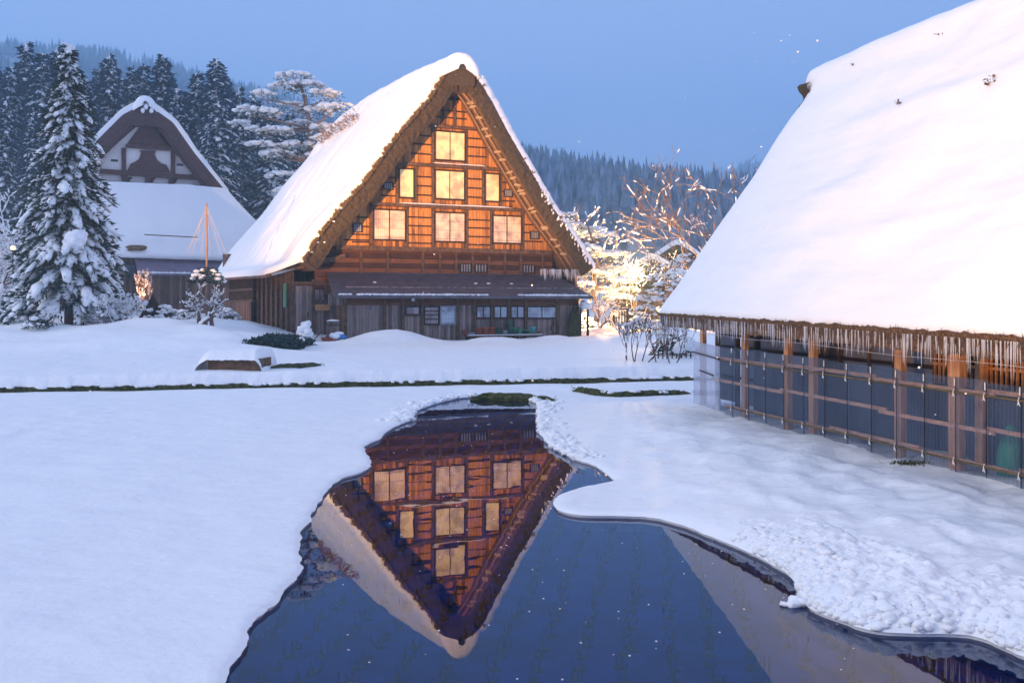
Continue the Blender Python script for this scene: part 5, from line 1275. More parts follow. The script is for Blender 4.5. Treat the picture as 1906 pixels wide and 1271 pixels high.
for i, (px_, py_, Y_) in enumerate(tops):
    z_ = P(px_, py_, Y_).z; base = 2.2+max(0, Y_-95)*.06; H_ = z_-base; k = i % 4; h0 = (30, 28, 31, 26)[k]; s_ = H_/h0
    x_ = (px_-CXP)/FPX*Y_
    where = 'behind the left house' if 170 < px_ < 420 else ('behind the snowy conifer' if px_ <= 170 else 'behind the pine')
    row = 'front row' if Y_ < 106 else ('middle row' if Y_ < 120 else 'back row')
    ordn = sorted([t for t in tops if (t[2] < 106) == (Y_ < 106) and ((t[2] < 120) == (Y_ < 120))])
    num = ['first', 'second', 'third', 'fourth', 'fifth', 'sixth', 'seventh', 'eighth', 'ninth', 'tenth', 'eleventh', 'twelfth', 'thirteenth', 'fourteenth', 'fifteenth', 'sixteenth'][ordn.index((px_, py_, Y_))]
    plant('cedar', ced[k], (x_, Y_, base), f'{clab[k]} dark cedar {where}, {num} from left in the {row}', 'cedar', 'dark cedars behind the left house', random.uniform(0, 6), (s_*.95*random.uniform(.9, 1.15), s_*.95, s_))
# undergrowth between houses: pale snowy bare trees
def bare(h, seed, spread=.5, depth=5, r0=.1, n0=3, twist=.25, snow_r=1.6, snow_p=.7, twig='twig', snow='snow_tree', up=.55, minr=.008, ratio=.72, kids=(2, 4), start=None):
    g_ = np.random.default_rng(seed); a0, a1, ra, rb = [], [], [], []; s0, s1, sa, sb = [], [], [], []
    def grow(p, d, L, r, dep):
        n = 3; q = p
        for i in range(n):
            d = d+g_.normal(0, twist, 3)*.5; d[2] += .05*up; d /= np.linalg.norm(d); p2 = q+d*L/n; r2 = max(minr, r*(1-.25*(i+1)/n))
            a0.append(q); a1.append(p2); ra.append(r); rb.append(r2)
            if g_.random() < snow_p and abs(d[2]) < .93:
                sr_ = max(r*snow_r, .018*snow_r)*g_.uniform(.5, 1.2); s0.append(q+A((0, 0, sr_*.6))); s1.append(p2+A((0, 0, sr_*.6))); sa.append(sr_); sb.append(sr_*.8)
            q = p2; r = r2
            if dep > 0 and i > 0:
                for _ in range(g_.integers(*kids)-1):
                    dd = d+g_.normal(0, spread, 3); dd[2] += up*.25; dd /= np.linalg.norm(dd); grow(q, dd, L*ratio*g_.uniform(.7, 1.1), r*.6, dep-1)
        if dep > 0: dd = d+g_.normal(0, spread*.6, 3); dd /= np.linalg.norm(dd); grow(q, dd, L*ratio, r*.75, dep-1)
    for i in range(n0):
        d = A((g_.normal(0, spread*.7), g_.normal(0, spread*.7), 1.)); d /= np.linalg.norm(d); grow(A((g_.normal(0, .05)*n0, g_.normal(0, .05)*n0, 0.)), d, h*.34, r0, depth)
    T = MB(); T.segs(a0, a1, ra, rb, 4); S_ = MB(); S_.segs(s0, s1, sa, sb, 4)
    return T.mesh('branches', M[twig]), S_.mesh('snow_cover', M[snow])
bt1 = bare(7, 41, .75, 4, .09, 4, .3, 1.7, .85, snow='snow_tree'); bt2 = bare(8, 42, .7, 4, .1, 3, .35, 1.9, .85)
for i, (px_, Y_, s_) in enumerate(((440, 92, 1.25), (470, 88, 1.1), (500, 90, 1.15), (525, 96, 1.3), (480, 100, 1.5), (455, 97, 1.5), (512, 84, .9), (10, 72, 1.25), (45, 66, .9), (-20, 64, 1.0), (430, 100, 1.6))):
    x_ = (px_-CXP)/FPX*Y_
    side = 'at the far left edge' if px_ < 100 else 'in the gap between the two houses'
    desc = ['first', 'second', 'third', 'fourth', 'fifth', 'sixth', 'seventh', 'eighth'][sorted([q for q in (440, 470, 500, 525, 480, 455, 512, 430) if (px_ > 100)]).index(px_)] if px_ > 100 else {10: 'middle', 45: 'right', -20: 'left'}[px_]
    plant('bare_tree', (bt1, bt2)[i % 2], (x_, Y_, 2.2), f'leafless tree furred with snow {side}, {desc} from the left' if px_ > 100 else f'leafless snow-furred tree {side}, {desc} one of three', 'bare tree', 'snowy leafless trees', random.uniform(0, 6), (s_, s_, s_), ('branches', 'snow_cover'))

# spreading pine with cloud pads
def pine(seed, trunk, pads, tr=.3, leaf=.3, needle='needle_warm', dens=160, snow_n=16, up=.55, lw=.035):
    g_ = np.random.default_rng(seed); T = MB(); Nd = MB(); Sn = MB(); trunk = A(trunk)
    T.tube(trunk, np.linspace(tr, tr*.3, len(trunk)), 8)
    Bs, Ds, Ss, cs, sc = [], [], [], [], []
    for (x, y, z, rx, ry, rz_) in pads:
        i = int(np.argmin(np.abs(trunk[:, 2]-(z-.6)))); a = trunk[i]; c = A((x, y, z)); mid = (a+c)/2+A((g_.normal(0, .2), g_.normal(0, .2), -.15))
        T.tube([a, mid, c-A((0, 0, rz_*.3))], (tr*.35, tr*.25, tr*.12), 6)
        n = int(dens*rx*ry); u = g_.normal(0, 1, (n, 3)); u /= np.linalg.norm(u, axis=1)[:, None]; rr = g_.uniform(.35, 1, (n, 1))**.6
        B = c+u*rr*A((rx, ry, rz_)); clump = fbm(B[:, 0]*1.6, B[:, 1]*1.6, B[:, 2]*1.6, 2) > -.15; B = B[clump]; u = u[clump]; n = len(B)
        d = u*A((1, 1, .4))+g_.normal(0, .5, (n, 3)); d /= np.linalg.norm(d, axis=1)[:, None]; s_ = np.cross(d, g_.normal(0, 1, (n, 3))); s_ /= np.linalg.norm(s_, axis=1)[:, None]
        Bs.append(B); Ds.append(d*leaf*g_.uniform(.6, 1.2, (n, 1))); Ss.append(s_*lw)
        m_ = int(snow_n*rx*ry)+3; a_ = g_.uniform(0, 2*pi, m_); q = np.sqrt(g_.uniform(0, 1, m_)); h = np.sqrt(np.maximum(0, 1-q**2))
        for k in range(m_):
            w_ = g_.uniform(.12, .34)*min(rx, 1.2); cs.append(c+A((rx*q[k]*cos(a_[k]), ry*q[k]*sin(a_[k]), rz_*h[k]*.9+.05))); sc.append((w_, w_, w_*.5))
        for k in range(int(m_*.5)):
            w_ = g_.uniform(.06, .15); v_ = g_.normal(0, 1, 3); v_ /= np.linalg.norm(v_); cs.append(c+v_*A((rx, ry, rz_))*.9); sc.append((w_, w_, w_*.6))
    Nd.leaves(np.concatenate(Bs), np.concatenate(Ds), np.concatenate(Ss)); Sn.lumps(cs, sc, .28)
    return T.mesh('trunk', M['bark_pale'], True), Nd.mesh('crown', M[needle]), Sn.mesh('snow_cover', M['snow_tree'], True)
Yp = 84.; g0p = P(580, 600, Yp); q = FPX/Yp
def rel(px, py, dy=0): v = P(px, py, Yp); return (v.x-g0p.x, dy, v.z-g0p.z+.0)
pads = []
for (px_, py_, rx, rz_) in ((553, 150, 1.5, .5), (572, 165, 1.7, .6), (610, 182, 1.4, .5), (530, 160, 1.2, .4), (492, 180, 1.2, .5), (468, 208, 1.1, .5), (448, 232, 1.0, .45), (500, 215, 1.4, .5), (540, 195, 1.5, .5), (580, 205, 1.5, .6), (622, 208, 1.2, .5), (640, 200, .8, .35), (560, 230, 1.4, .5), (600, 240, 1.5, .6), (520, 250, 1.5, .5), (480, 245, 1.1, .5), (555, 275, 1.6, .5), (590, 290, 1.5, .5), (520, 290, 1.5, .5), (570, 320, 1.5, .5), (530, 330, 1.4, .5), (495, 275, 1.2, .4), (610, 265, 1.2, .5), (550, 360, 1.4, .5), (585, 350, 1.2, .5)):
    x_, _, z_ = rel(px_, py_+4); pads.append((x_, random.uniform(-1.6, 1.6), z_, rx*1.0, rx*.95, rz_))
trk = [(0, 0, 0), (.2, 0, 5), (0, 0, 10), rel(578, 300), rel(577, 240), rel(570, 200), rel(560, 160)]
plant('pine_tree', pine(5, trk, pads, .33, .32, 'needle_warm', 120, 18), (g0p.x, g0p.y, g0p.z), 'tall spreading pine capped with snow between the farmhouse roof and the cedars', 'pine')
# small dark post-like snag beside it
p = P(654, 215, 76)
mb = MB(); mb.tube([(p.x, p.y, p.z-14), (p.x+.05, p.y, p.z)], (.14, .10), 8); mb.lumps([(p.x, p.y, p.z-.6), (p.x+.3, p.y, p.z-1.2)], [(.35, .3, .4), (.5, .4, .35)], .25, 1)
sg = tag(mb.build('broken_snag', M['bark'], None, True), 'bare tree top rising just behind the farmhouse ridge', 'tree'); mb = MB(); mb.lumps([(p.x, p.y, p.z+.1), (p.x+.3, p.y-.1, p.z-.85), (p.x-.1, p.y-.2, p.z-.2)], [(.22, .2, .14), (.5, .4, .22), (.15, .15, .2)], .2, 1); mb.build('snow_cover', M['snow_tree'], sg, True)

# ---- right gap: lamp-lit trees
def pads_at(L, Yc, base, dep=1.2, k=1.):
    out = []
    for (px_, py_, rx, rz_) in L: v = P(px_, py_, Yc); out.append((v.x-base.x, random.uniform(-dep, dep), v.z-base.z, rx*k, rx*k, rz_*k))
    return out
Yg = 66.; bse = P(1105, 612, Yg)
L1 = [(1072, 425, .7, .4), (1090, 440, .9, .45), (1110, 432, .8, .4), (1125, 445, .8, .4), (1090, 470, 1., .5), (1120, 480, 1., .45), (1150, 478, .8, .35), (1080, 500, .9, .4), (1110, 515, 1.1, .45), (1145, 508, 1.0, .4), (1160, 530, .9, .4), (1085, 535, .8, .4), (1118, 548, 1.1, .4), (1150, 560, 1.0, .4), (1060, 405, .6, .3), (1172, 545, .8, .35), (1050, 430, .7, .4)]
plant('garden_pine', pine(8, [(0, 0, 0), (.3, 0, 1.2), (-.1, 0, 2.6), (.3, 0, 4), (0, 0, 5.6), (-.5, 0, 7)], pads_at(L1, Yg, bse), .16, .2, 'needle_warm', 260, 38, lw=.022), bse, 'lamp-lit garden pine heaped with bright snow at the right of the farmhouse', 'pine')
Yg2 = 52.; bs2 = P(1235, 622, Yg2)
L2 = [(1245, 500, .5, .25), (1270, 490, .5, .25), (1225, 520, .5, .25), (1255, 515, .6, .3), (1280, 480, .4, .2), (1235, 535, .6, .25), (1215, 550, .6, .25), (1250, 545, .5, .3), (1225, 565, .7, .3), (1200, 560, .5, .25), (1205, 580, .6, .3), (1270, 520, .5, .25)]
plant('garden_pine', pine(9, [(0, 0, 0), (.2, 0, 1), (-.1, 0, 2), (.2, 0, 3), (.5, 0, 3.8)], pads_at(L2, Yg2, bs2, .7), .12, .17, 'needle_warm', 420, 50, lw=.02), bs2, 'layered small pine dusted with snow just beyond the shed roof corner', 'pine')
bz1 = bare(6.4, 53, .55, 5, .05, 9, .3, 1.4, .16, twig='twig_pale', up=.8, kids=(1, 3), minr=.009); p = P(1298, 560, 58); 
plant('bare_tree', bz1, (p.x, p.y, gz(p.x, p.y)-.2), 'tall leafless tree with knobs of lit snow above the shed roof slope', 'bare tree', None, .5, (1.25, 1.25, 1.28), ('branches', 'snow_cover'))
bz2 = bare(5.2, 52, .5, 5, .06, 4, .3, 1.9, .55, twig='twig_pale', up=.8, kids=(1, 3), minr=.012)
for px_, Y_, s_, lb in ((1062, 70, 1.75, 'bright snowy bare tree directly behind the farmhouse right eave'), (1190, 70, .95, 'glowing snowy bushy tree in the middle of the lit gap'), (1150, 76, 1.1, 'snowy bare tree left of the glowing lamp tree'), (1345, 66, 1.9, 'leafless tree topped by the shed roof edge, furthest right in the gap'), (1235, 74, 1.1, 'snowy bare tree in front of the distant hut roof')):
    x_ = (px_-CXP)/FPX*Y_; plant('bare_tree', bz2 if px_ != 1345 else bz1, (x_, Y_, gz(x_, Y_)-.2), lb, 'bare tree', None, random.uniform(0, 6), (s_, s_, s_), ('branches', 'snow_cover'))
# twisted small tree by the path
bz3 = bare(2.7, 57, .6, 3, .07, 2, .55, 1.6, .8, twig='bark'); p = P(1117, 612, 57); plant('bare_tree', bz3, (p.x, p.y, gz(p.x, p.y)-.05), 'small twisted snowy tree beside the lit path right of the farmhouse', 'bare tree', None, 1, (1, 1, 1), ('branches', 'snow_cover'))
# multi-stemmed shrub before the shed
bs_ = bare(2.6, 61, .25, 3, .022, 13, .14, 1.5, .45, twig='twig', up=.9, minr=.006, ratio=.6); p = P(1203, 676, 33.5); plant('stemmed_shrub', bs_, (p.x, p.y, gz(p.x, p.y)-.05), 'leafless shrub of many thin upright stems left of the picket fence', 'shrub', None, 0, (.95, .95, .78), ('branches', 'snow_cover'))
# evergreen and red-leaved bushes
def bush(seed, rx, rz_, n=1500, leaf=.09, needle='needle', sn=40, lw=.025):
    g_ = np.random.default_rng(seed); Nd = MB(); Sn = MB(); u = g_.normal(0, 1, (n, 3)); u[:, 2] = np.abs(u[:, 2]); u /= np.linalg.norm(u, axis=1)[:, None]; rr = g_.uniform(.3, 1, (n, 1))**.5
    B = u*rr*A((rx, rx, rz_)); m_ = fbm(B[:, 0]*3/rx, B[:, 1]*3/rx, B[:, 2]*3/rx+seed, 2) > -.2; B = B[m_]; n = len(B); d = u[m_]+g_.normal(0, .5, (n, 3)); d /= np.linalg.norm(d, axis=1)[:, None]; s_ = np.cross(d, g_.normal(0, 1, (n, 3))); s_ /= np.linalg.norm(s_, axis=1)[:, None]
    Nd.leaves(B, d*leaf*g_.uniform(.6, 1.3, (n, 1)), s_*lw)
    st = 9; a = g_.uniform(0, 2*pi, st); Nd.segs(np.zeros((st, 3)), np.c_[np.cos(a)*rx*.6, np.sin(a)*rx*.6, np.full(st, rz_*.7)], np.full(st, .02), np.full(st, .008))
    cs, sc = [], []
    for _ in range(sn):
        v_ = g_.normal(0, 1, 3); v_[2] = abs(v_[2])+.3; v_ /= np.linalg.norm(v_); w_ = g_.uniform(.08, .24)*rx; cs.append(v_*A((rx, rx, rz_))*g_.uniform(.8, 1.02)); sc.append((w_, w_, w_*.55))
    Sn.lumps(cs, sc, .25); return Nd.mesh('leaves', M[needle]), Sn.mesh('snow_cover', M['snow_tree'], True)
def put_bush(m_, px_, py_, Y_, label, s_=1., nm='bush'):
    p = P(px_, py_, Y_); return plant(nm, m_, (p.x, p.y, gz(p.x, p.y)-.05), label, 'bush', None, random.uniform(0, 6), (s_, s_, s_), ('leaves', 'snow_cover'))
bA = bush(71, .8, .75); bB = bush(72, 1., .8, sn=70); bR = bush(73, .5, .5, 900, .08, 'redleaf', 20)
put_bush(bA, 1253, 640, 36, 'dark evergreen bush with snow pads behind the picket fence', 1.05); put_bush(bR, 1283, 640, 36.5, 'small red-leaved bush between the evergreen and the shed corner', .9)
put_bush(bB, 1200, 612, 54, 'snowy round bush at the end of the lit path', 1.0)
put_bush(bA, 70, 612, 43, 'low green bush left of the conifer trunk', .75)
put_bush(bB, 1170, 600, 66, 'snow-heaped bush below the glowing lamp trees', 1.4)
put_bush(bB, 1080, 603, 63, 'snow-covered bush behind the side post of the lean-to', 1.1)
for i, (px_, Y_, s_, lb) in enumerate(((20, 48, 1.2, 'snow-covered hedge bush at the far left edge'), (60, 52, 1.3, 'snow-covered bush second from the left edge'), (175, 49, 1.0, 'snowy bush right behind the conifer trunk'), (300, 50, .9, 'low snowy bush beside the small thatched cover'), (345, 52, .8, 'snowy bush left of the roped shrub'), (415, 52, .9, 'snowy bush next to the left corner of the farmhouse'))):
    put_bush(bB, px_, 605, Y_, lb, s_)
tw = bare(1.9, 81, .7, 4, .03, 6, .35, 1.8, .8, twig='twig', minr=.007)
p = P(218, 608, 45); plant('twiggy_shrub', tw, (p.x, p.y, gz(p.x, p.y)-.05), 'dense rounded twiggy shrub topped with snow right of the conifer', 'shrub', None, 0, (1, 1, .9), ('branches', 'snow_cover'))
p = P(190, 604, 46); plant('twiggy_shrub', tw, (p.x, p.y, gz(p.x, p.y)-.05), 'low twiggy snowy shrub between conifer trunk and rounded shrub', 'shrub', None, 2, (.8, .8, .6), ('branches', 'snow_cover'))
tw2 = bare(4.6, 83, .45, 4, .05, 3, .35, 1.9, .85, twig='bark', minr=.01)
# narrow lamp-lit shrub
p = P(272, 560, 56); o_ = bare(4.6, 91, .16, 4, .05, 3, .2, 1.8, .8, twig='twig_pale', up=1.4, minr=.01, ratio=.6); plant('column_shrub', o_, (p.x, p.y, 1.5), 'narrow upright shrub glowing orange before the left house', 'shrub', None, 0, (.8, .8, .80), ('branches', 'snow_cover'))
# roped shrub: central pole with strings, clipped foliage, twisted limbs
p = P(381, 604, 45); zb_ = gz(p.x, p.y)-.05
rs = empty('roped_shrub', (p.x, p.y, zb_), 0, 'clipped snowy shrub with a tall pole and snow ropes left of the farmhouse', 'shrub')
ptop = P(383.5, 378, 45).z-zb_
mb = MB(); mb.tube([(.05, .1, 0), (.06, .1, ptop)], (.055, .035), 8); mb.build('pole', M['bark_pale'], rs, True)
mb = MB()
for i in range(12):
    a = 2*pi*i/12; mb.tube([(.06, .1, ptop-.12), (.06+.9*cos(a), .1+.9*sin(a), ptop-2.35)], .006, 4, False)
mb.build('snow_rope', M['rope'], rs)
t1, t2, = bare(2.5, 95, .55, 3, .10, 3, .5, 1.5, .85, twig='bark', minr=.015)
for me, nm in ((t1, 'branches'), (t2, 'snow_cover')): o = bpy.data.objects.new(nm, me); C.objects.link(o); o.parent = rs
l1_, l2_ = bush(96, .75, .7, 1500, .13, 'needle', 26)
for me, nm in ((l1_, 'leaves'), (l2_, 'snow_cover')): o = bpy.data.objects.new(nm, me); C.objects.link(o); o.parent = rs; o.location = (.05, .1, 1.9)
# small A-shaped thatched cover
p = P(285, 580, 50); zz = P(285, 580, 50).z
o = empty('plant_cover', (p.x, p.y, zz), .3, 'small dark tent-shaped thatched plant cover poking out of the snow', 'plant cover')
mb = MB(); mb.add([(-.65, -.4, -.3), (0, -.4, .85), (.65, -.4, -.3), (-.65, .6, -.3), (0, .6, .85), (.65, .6, -.3)], [(0, 1, 4, 3), (1, 2, 5, 4), (0, 2, 1), (3, 4, 5)]); mb.build('cover', M['beam_dark'], o)
mb = MB(); mb.beam((0, -.45, .86), (0, .65, .86), .12, .08); mb.build('ridge_stick', M['bark'], o)

# dark pond hedge in front of the left bay
x, y = PZ(512, 655, .7)
mb = MB(); k = 5000; B = np.c_[rng.uniform(-.95, .95, k)*1.0, rng.uniform(-1.5, 3.0, k), np.zeros(k)]; B[:, 2] = rng.uniform(0, .75, k)*(1-np.abs(B[:, 0])*.35)*(1-.15*np.maximum(B[:, 1], 0)/3)
d = rng.normal(0, 1, (k, 3)); d[:, 2] = np.abs(d[:, 2]); d /= np.linalg.norm(d, axis=1)[:, None]; s_ = np.cross(d, rng.normal(0, 1, (k, 3))); s_ /= np.linalg.norm(s_, axis=1)[:, None]
mb.leaves(B, d*.16, s_*.04); hd = mb.build('low_hedge', M['needle']); hd.location = (x, y, .62); tag(hd, 'dark snowless hedge in the hollow left of the plank door', 'hedge')
mb = MB(); mb.lumps([(-.1, -1.5, .22), (.75, 1.0, .5), (-.7, 2.2, .5)], [(.22, .15, .12), (.2, .2, .12), (.3, .3, .12)], .2, 1); mb.build('snow_cover', M['snow_tree'], hd, True)

# wooden trough with thick snow
x, y = PZ(438, 690, .60); zt_ = gz(x, y)
tr_ = empty('wooden_trough', (x, y, .58), R(-2), 'weathered wooden trough buried under thick snow at the bank edge', 'trough')
mb = MB(); mb.box(-.72, .72, -.03, .03, .0, .38); mb.build('front_board', M['plank_h2'] if 'plank_h2' in M else M['beam'], tr_)
mb = MB(); mb.box(-.72, .72, .9, .96, .0, .38); mb.build('rear_board', M['beam'], tr_)
for sx_ in (-1, 1): mb = MB(); mb.box(sx_*.75-.03, sx_*.75+.03, -.028, .958, 0, .37); mb.build('end_board', M['beam'], tr_)
mb = MB(); rows = []
for j, yy in enumerate(np.linspace(-.12, 1.6, 14)):
    xs_ = np.linspace(-1.15, .80, 44); e_ = np.minimum(1, np.minimum((xs_+1.15)/.35, (.80-xs_)/.22)); hgt = .52+.12*np.sin(np.minimum(1, (yy+.12)/.5)*pi/2)+.04*pn(xs_*3, yy*3)
    if j == 0: hgt = .33+.05*pn(xs_*7, 1.)+.0*xs_
    rows.append(np.c_[xs_, np.full(44, yy), np.where(e_ < .999, hgt*np.sqrt(np.clip(e_, 0, 1)), hgt)])
mb.grid(A(rows)); mb.build('snow_cover', M['snow'], tr_, True)

# low picket fence by the shed
p = P(1257, 664, 34.5); fz = gz(p.x, p.y)
pf = empty('picket_fence', (p.x, p.y, fz), R(4), 'low dark picket fence half drowned in snow left of the shed screen', 'fence')
for i in range(11):
    xx = -.75+i*.16; mb = MB(); mb.box(xx-.02, xx+.02, -.015, .015, -.1, .42); mb.build('picket', M['iron'], pf)
for z_ in (.28,): mb = MB(); mb.box(-.8, .9, -.035, -.016, z_-.02, z_+.02); mb.build('rail', M['iron'], pf)
mb = MB(); mb.lumps([(.25, -.05, .42), (.42, -.05, .55), (.1, -.05, .3), (.55, -.02, .36)], [(.3, .22, .16), (.25, .2, .16), (.22, .18, .14), (.16, .15, .12)], .15, 2); mb.build('snow_cover', M['snow_tree'], pf, True)

# far hut roofs in the gap
def hut(px0, pyr, Y_, w_, h_, dep, label, cat='hut'):
    p = P(px0, pyr, Y_); base = gz(p.x, min(Y_, 90)) if Y_ < 90 else 2.; H_ = p.z-base
    o = empty('hut', (p.x, p.y, base), R(-14), label, cat)
    mb = MB(); ez = H_*.42
    mb.box(-w_*.78, w_*.78, 0, dep, -.5, ez+.3); mb.build('wall', M['plank_side'], o)
    rows = []
    for yy in np.linspace(-.7, dep+.7, 14):
        t = np.linspace(-1, 1, 31); zz_ = ez+(H_-ez)*(1-np.abs(t)**1.25)+.10*pn(t*3, yy*.8); rows.append(np.c_[t*w_, np.full(31, yy), zz_+.25])
    Gt = A(rows); s2_ = MB(); s2_.grid(Gt); lowr = Gt[0].copy(); lowr[:, 2] -= .45; lowr[:, 1] += .05; s2_.grid(np.stack([Gt[0], lowr])); 
    s2_.build('roof_snow', M['snow_roof'], o, True)
    mb = MB(); G3 = Gt.copy(); G3[..., 2] -= .45; G4 = G3.copy(); G4[..., 2] -= .5; mb.grid(G3); mb.grid(G4); mb.grid(np.stack([G3[0], G4[0]])); mb.grid(np.stack([G3[:, 0], G4[:, 0]])); mb.grid(np.stack([G3[:, -1], G4[:, -1]])); mb.build('thatch', M['thatch_cut'], o)
    return o
hut(1262, 452, 86, 4.6, 6, 9, 'distant thatched hut with a thick snow roof above the lit trees')
hut(1215, 478, 78, 3.6, 5, 7, 'low snow-roofed hut beside the glowing lamp tree')
# wooden gate posts near path
p = P(1155, 612, 60)
o = empty('wooden_gate', (p.x, p.y, gz(p.x, p.y)-.1), 0, 'small dark wooden gate frame at the end of the lit path', 'gate')
for sx_ in (-.4, .4): mb = MB(); mb.box(sx_-.07, sx_+.07, -.07, .07, 0, 1.15); mb.build('post', M['beam_dark'], o)
mb = MB(); mb.box(-.5, .5, -.05, .05, 1.152, 1.25); mb.build('lintel', M['beam_dark'], o)
for i in range(4): mb = MB(); mb.box(-.3+i*.17, -.22+i*.17, -.02, .02, .25, 1.1); mb.build('board', M['beam_dark'], o)

# ------------------------------------------------------------------ hills and far woods
def ridge(pts_, Y0, Y1, name, zfoot=1.5, amp=6, extra=0):
    pts_ = A(pts_); n = 220; px = np.linspace(pts_[0, 0], pts_[-1, 0], n); py = np.interp(px, pts_[:, 0], pts_[:, 1]); rows = []
    X1 = (px-CXP)/FPX*Y1; Z1 = CAMZ+(HY-py)/FPX*Y1-.014*Y1
    for j in range(40):
        t = j/39; Yj = Y0+(Y1-Y0)*t; X = X1*(1-.25*(1-t)); z = zfoot+(Z1-zfoot)*(t**.8)+amp*fbm(X/70, np.full(n, Yj)/70, 1.)*sin(pi*t)
        rows.append(np.c_[X, np.full(n, Yj), z])
    for k in (1, 2, 3): rows.append(np.c_[X1*(1+.1*k), np.full(n, Y1+60*k), Z1-25*k])
    G = A(rows); mb = MB(); mb.grid(G); o = tag(mb.build(name, M['hill'], None, True), kind='structure'); return G
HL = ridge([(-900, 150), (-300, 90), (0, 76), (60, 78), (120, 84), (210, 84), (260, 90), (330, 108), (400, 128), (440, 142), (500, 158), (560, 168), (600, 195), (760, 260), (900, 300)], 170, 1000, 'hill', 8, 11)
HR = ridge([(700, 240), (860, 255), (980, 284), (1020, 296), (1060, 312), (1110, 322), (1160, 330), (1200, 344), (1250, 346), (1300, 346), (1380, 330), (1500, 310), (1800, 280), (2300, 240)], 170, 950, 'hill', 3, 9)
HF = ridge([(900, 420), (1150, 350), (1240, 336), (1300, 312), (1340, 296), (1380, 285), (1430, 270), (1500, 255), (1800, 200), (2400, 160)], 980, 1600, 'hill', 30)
base = MB(); base.add([(-3000, 90, 1.2), (3000, 90, 1.2), (3000, 4000, 1.2), (-3000, 4000, 1.2)], [(0, 1, 2, 3)]); base.add([(-3000, -400, -.4), (-69, -400, -.4), (-69, 90, -.4), (-3000, 90, -.4)], [(0, 1, 2, 3)]); base.add([(69, -400, -.4), (3000, -400, -.4), (3000, 90, -.4), (69, 90, -.4)], [(0, 1, 2, 3)])
tag(base.build('snow_plain', M['snow'], None), kind='structure')
def forest(G, n, smin, smax, tmin, tmax, name, label, dens=None, pxr=None):
    g_ = np.random.default_rng(5); m_, k_ = G.shape[:2]; V_, F_ = [], []
    tv = []; nseg = 6
    for lay, (z0, z1, r) in enumerate(((.0, .45, 1.), (.25, .75, .75), (.5, 1., .5))):
        b0 = len(tv); tv += [(r*cos(2*pi*i/nseg)*(1 if i % 2 else .7), r*sin(2*pi*i/nseg)*(1 if i % 2 else .7), z0) for i in range(nseg)]+[(0, 0, z1)]
        F_ += [(b0+i, b0+(i+1) % nseg, b0+nseg) for i in range(nseg)]
    tv = A(tv); F_ = np.array(F_)
    fj = g_.uniform(tmin, tmax, n)*39; fi = g_.uniform(0, k_-1.001, n); j = fj.astype(int); i = fi.astype(int)
    p = G[j, i]*(1-(fi-i))[:, None]+G[j, i+1]*(fi-i)[:, None]; p2 = G[np.minimum(j+1, m_-1), i]; p = p+(p2-G[j, i])*(fj-j)[:, None]
    if dens is not None: keep = fbm(p[:, 0]/60, p[:, 1]/60, 2.) > dens; p = p[keep]
    px = CXP+FPX*p[:, 0]/p[:, 1]; keep = (px > -60) & (px < 1960); p = p[keep]; n = len(p)
    h = g_.uniform(smin, smax, n); w_ = h*g_.uniform(.14, .22, n); a = g_.uniform(0, 6, n)
    T = np.broadcast_to(tv, (n,)+tv.shape); T = np.stack([(T[..., 0]*np.cos(a)[:, None]-T[..., 1]*np.sin(a)[:, None])*w_[:, None], (T[..., 0]*np.sin(a)[:, None]+T[..., 1]*np.cos(a)[:, None])*w_[:, None], T[..., 2]*h[:, None]], -1)+p[:, None, :]
    mb = MB(); mb.add(T.reshape(-1, 3), (F_[None]+(np.arange(n)*len(tv))[:, None, None]).reshape(-1, 3))
    return tag(mb.build(name, M['farwood']), label, 'forest', kind='stuff')
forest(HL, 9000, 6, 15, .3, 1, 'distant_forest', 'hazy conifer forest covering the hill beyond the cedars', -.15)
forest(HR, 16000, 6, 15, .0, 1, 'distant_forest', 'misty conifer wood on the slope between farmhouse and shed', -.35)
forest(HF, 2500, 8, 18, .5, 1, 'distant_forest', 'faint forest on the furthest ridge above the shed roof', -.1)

# ------------------------------------------------------------------ lamps of the place
def spot(name, loc, target, energy, size, blend, col, radius=.05):
    ld = bpy.data.lights.new(name, 'SPOT'); o = bpy.data.objects.new(name, ld); ld.energy = energy; ld.spot_size = size; ld.spot_blend = blend; ld.color = col; ld.shadow_soft_size = radius
    o.location = loc; d = Vector(target)-Vector(loc); o.rotation_euler = d.to_track_quat('-Z', 'Y').to_euler(); C.objects.link(o); return o
def flood(loc, target, energy, size, blend, col, cut, label, radius=.022):
    d = Vector(target)-Vector(loc); az = math.atan2(d.y, d.x)-pi/2
    e_ = empty('flood_light', (loc[0], loc[1], 0), az, label, 'flood light')
    mb = MB(); mb.box(-.5, .5, .60, .615, loc[2]-.5, loc[2]+cut); mb.build('beam_cutoff', M['iron'], e_)   # added unseen plate, shapes the beam and keeps it off the field
    mb = MB(); mb.box(-.25, .25, -.2, -.12, loc[2]-.2, loc[2]+.2).box(-.28, -.25, -.2, .1, loc[2]-.2, loc[2]+.2).box(.25, .28, -.2, .1, loc[2]-.2, loc[2]+.2).box(-.28, .28, -.2, .1, loc[2]+.2, loc[2]+.23); mb.build('housing', M['iron'], e_)
    for a in (0, 2.1, 4.2): mb = MB(); mb.tube([(0, -.1, loc[2]-.25), (.5*cos(a), .5*sin(a)-.1, .0)], .02, 6); mb.build('leg', M['iron'], e_)
    spot('flood_beam', loc, target, energy, size, blend, col, radius)
WARM = (1, .50, .125)
flood((-15, 4, 1.5), (-4.6, 52, 9.5), 250000, R(28), .45, WARM, .040, 'black floodlight on a tripod aimed at the farmhouse gable')
flood((-7, -3, 1.6), (8.6, 11.5, 5.6), 24000, R(58), 1.0, (1, .47, .06), .0, 'black floodlight on a tripod aimed at the shed roof', .065)
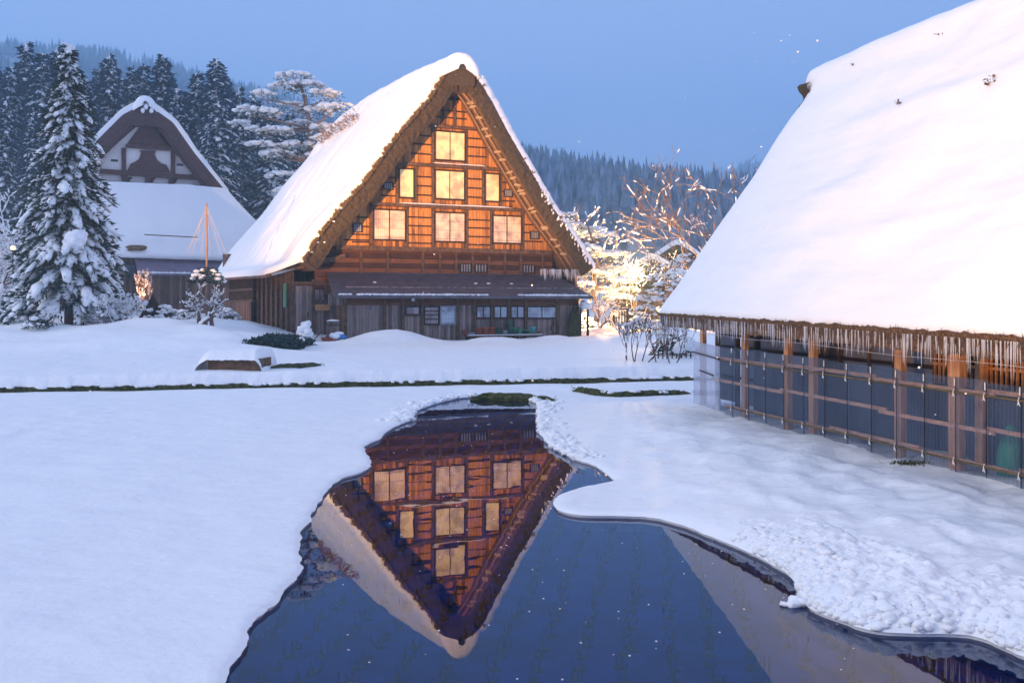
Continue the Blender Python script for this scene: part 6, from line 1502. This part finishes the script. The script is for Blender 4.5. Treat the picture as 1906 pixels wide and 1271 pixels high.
def glow(px_, py_, Y_, energy, col, r, label, mat='lamp', br=.12):
    p = P(px_, py_, Y_); e_ = empty('garden_lamp', (p.x, p.y, p.z-.9), 0, label, 'lamp')
    mb = MB(); mb.lumps([(0, 0, .9)], [(br, br, br)], .02, 1); mb.build('bulb', M[mat], e_, True)
    mb = MB(); mb.tube([(0, 0, -.6), (0, 0, .9-br)], .03, 6); mb.build('pole', M['iron'], e_)
    ld = bpy.data.lights.new('lamp_light', 'POINT'); ld.energy = energy; ld.color = col; ld.shadow_soft_size = r; o = bpy.data.objects.new('lamp_light', ld); C.objects.link(o); o.location = (p.x, p.y-.25, p.z+.1)
glow(1178, 512, 68.5, 10000, (1, .62, .22), .15, 'bright lamp blazing among the snowy trees in the gap')
glow(1120, 575, 62, 1500, (1, .60, .25), .1, 'garden lamp beneath the lit pine right of the farmhouse')
glow(1226, 576, 56, 1200, (1, .45, .12), .1, 'orange lamp glowing low behind the shed roof corner', 'lamp_soft', .16)
glow(24, 462, 60, 110, (1, .45, .15), .1, 'small orange lamp glowing between trees at the far left', 'lamp_soft', .14)
glow(268, 548, 54.5, 260, (1, .45, .15), .1, 'small garden lamp under the narrow orange shrub', 'lamp_soft', .08)
spot('roof_beam', tuple(P(-60, 420, 95)), tuple(P(170, 262, 88)), 6000, R(40), .5, WARM, .1)

# a few snowflakes drifting in the air
fl = MB(); cs, sc = [], []
for i in range(150):
    y = random.uniform(7, 26); x = random.uniform(-.12, .5)*y; z = random.uniform(.4, CAMZ+.28*y); r = random.uniform(.004, .011); cs.append((x, y, z)); sc.append((r, r, r*.8))
fl.lumps(cs, sc, .3); tag(fl.build('snowflakes', M['snow_tree']), 'sparse snowflakes drifting through the air over the pond', 'snowflakes', kind='stuff')

# ------------------------------------------------------------------ haze
hz = MB(); hz.box(-1300, 1300, -40, 1900, -3, 380)
hm = bpy.data.materials.new('haze_air'); hm.use_nodes = True; hn = hm.node_tree; hn.nodes.clear()
ho = hn.nodes.new('ShaderNodeOutputMaterial'); hv = hn.nodes.new('ShaderNodeVolumePrincipled'); hv.inputs['Density'].default_value = .00105; hv.inputs['Anisotropy'].default_value = .5; hv.inputs['Color'].default_value = (.54, .82, 1.0, 1)
hn.links.new(hv.outputs[0], ho.inputs['Volume'])
HAZE = hz.build('haze', hm); tag(HAZE, 'thin blue winter mist filling the valley air', 'haze', kind='stuff')
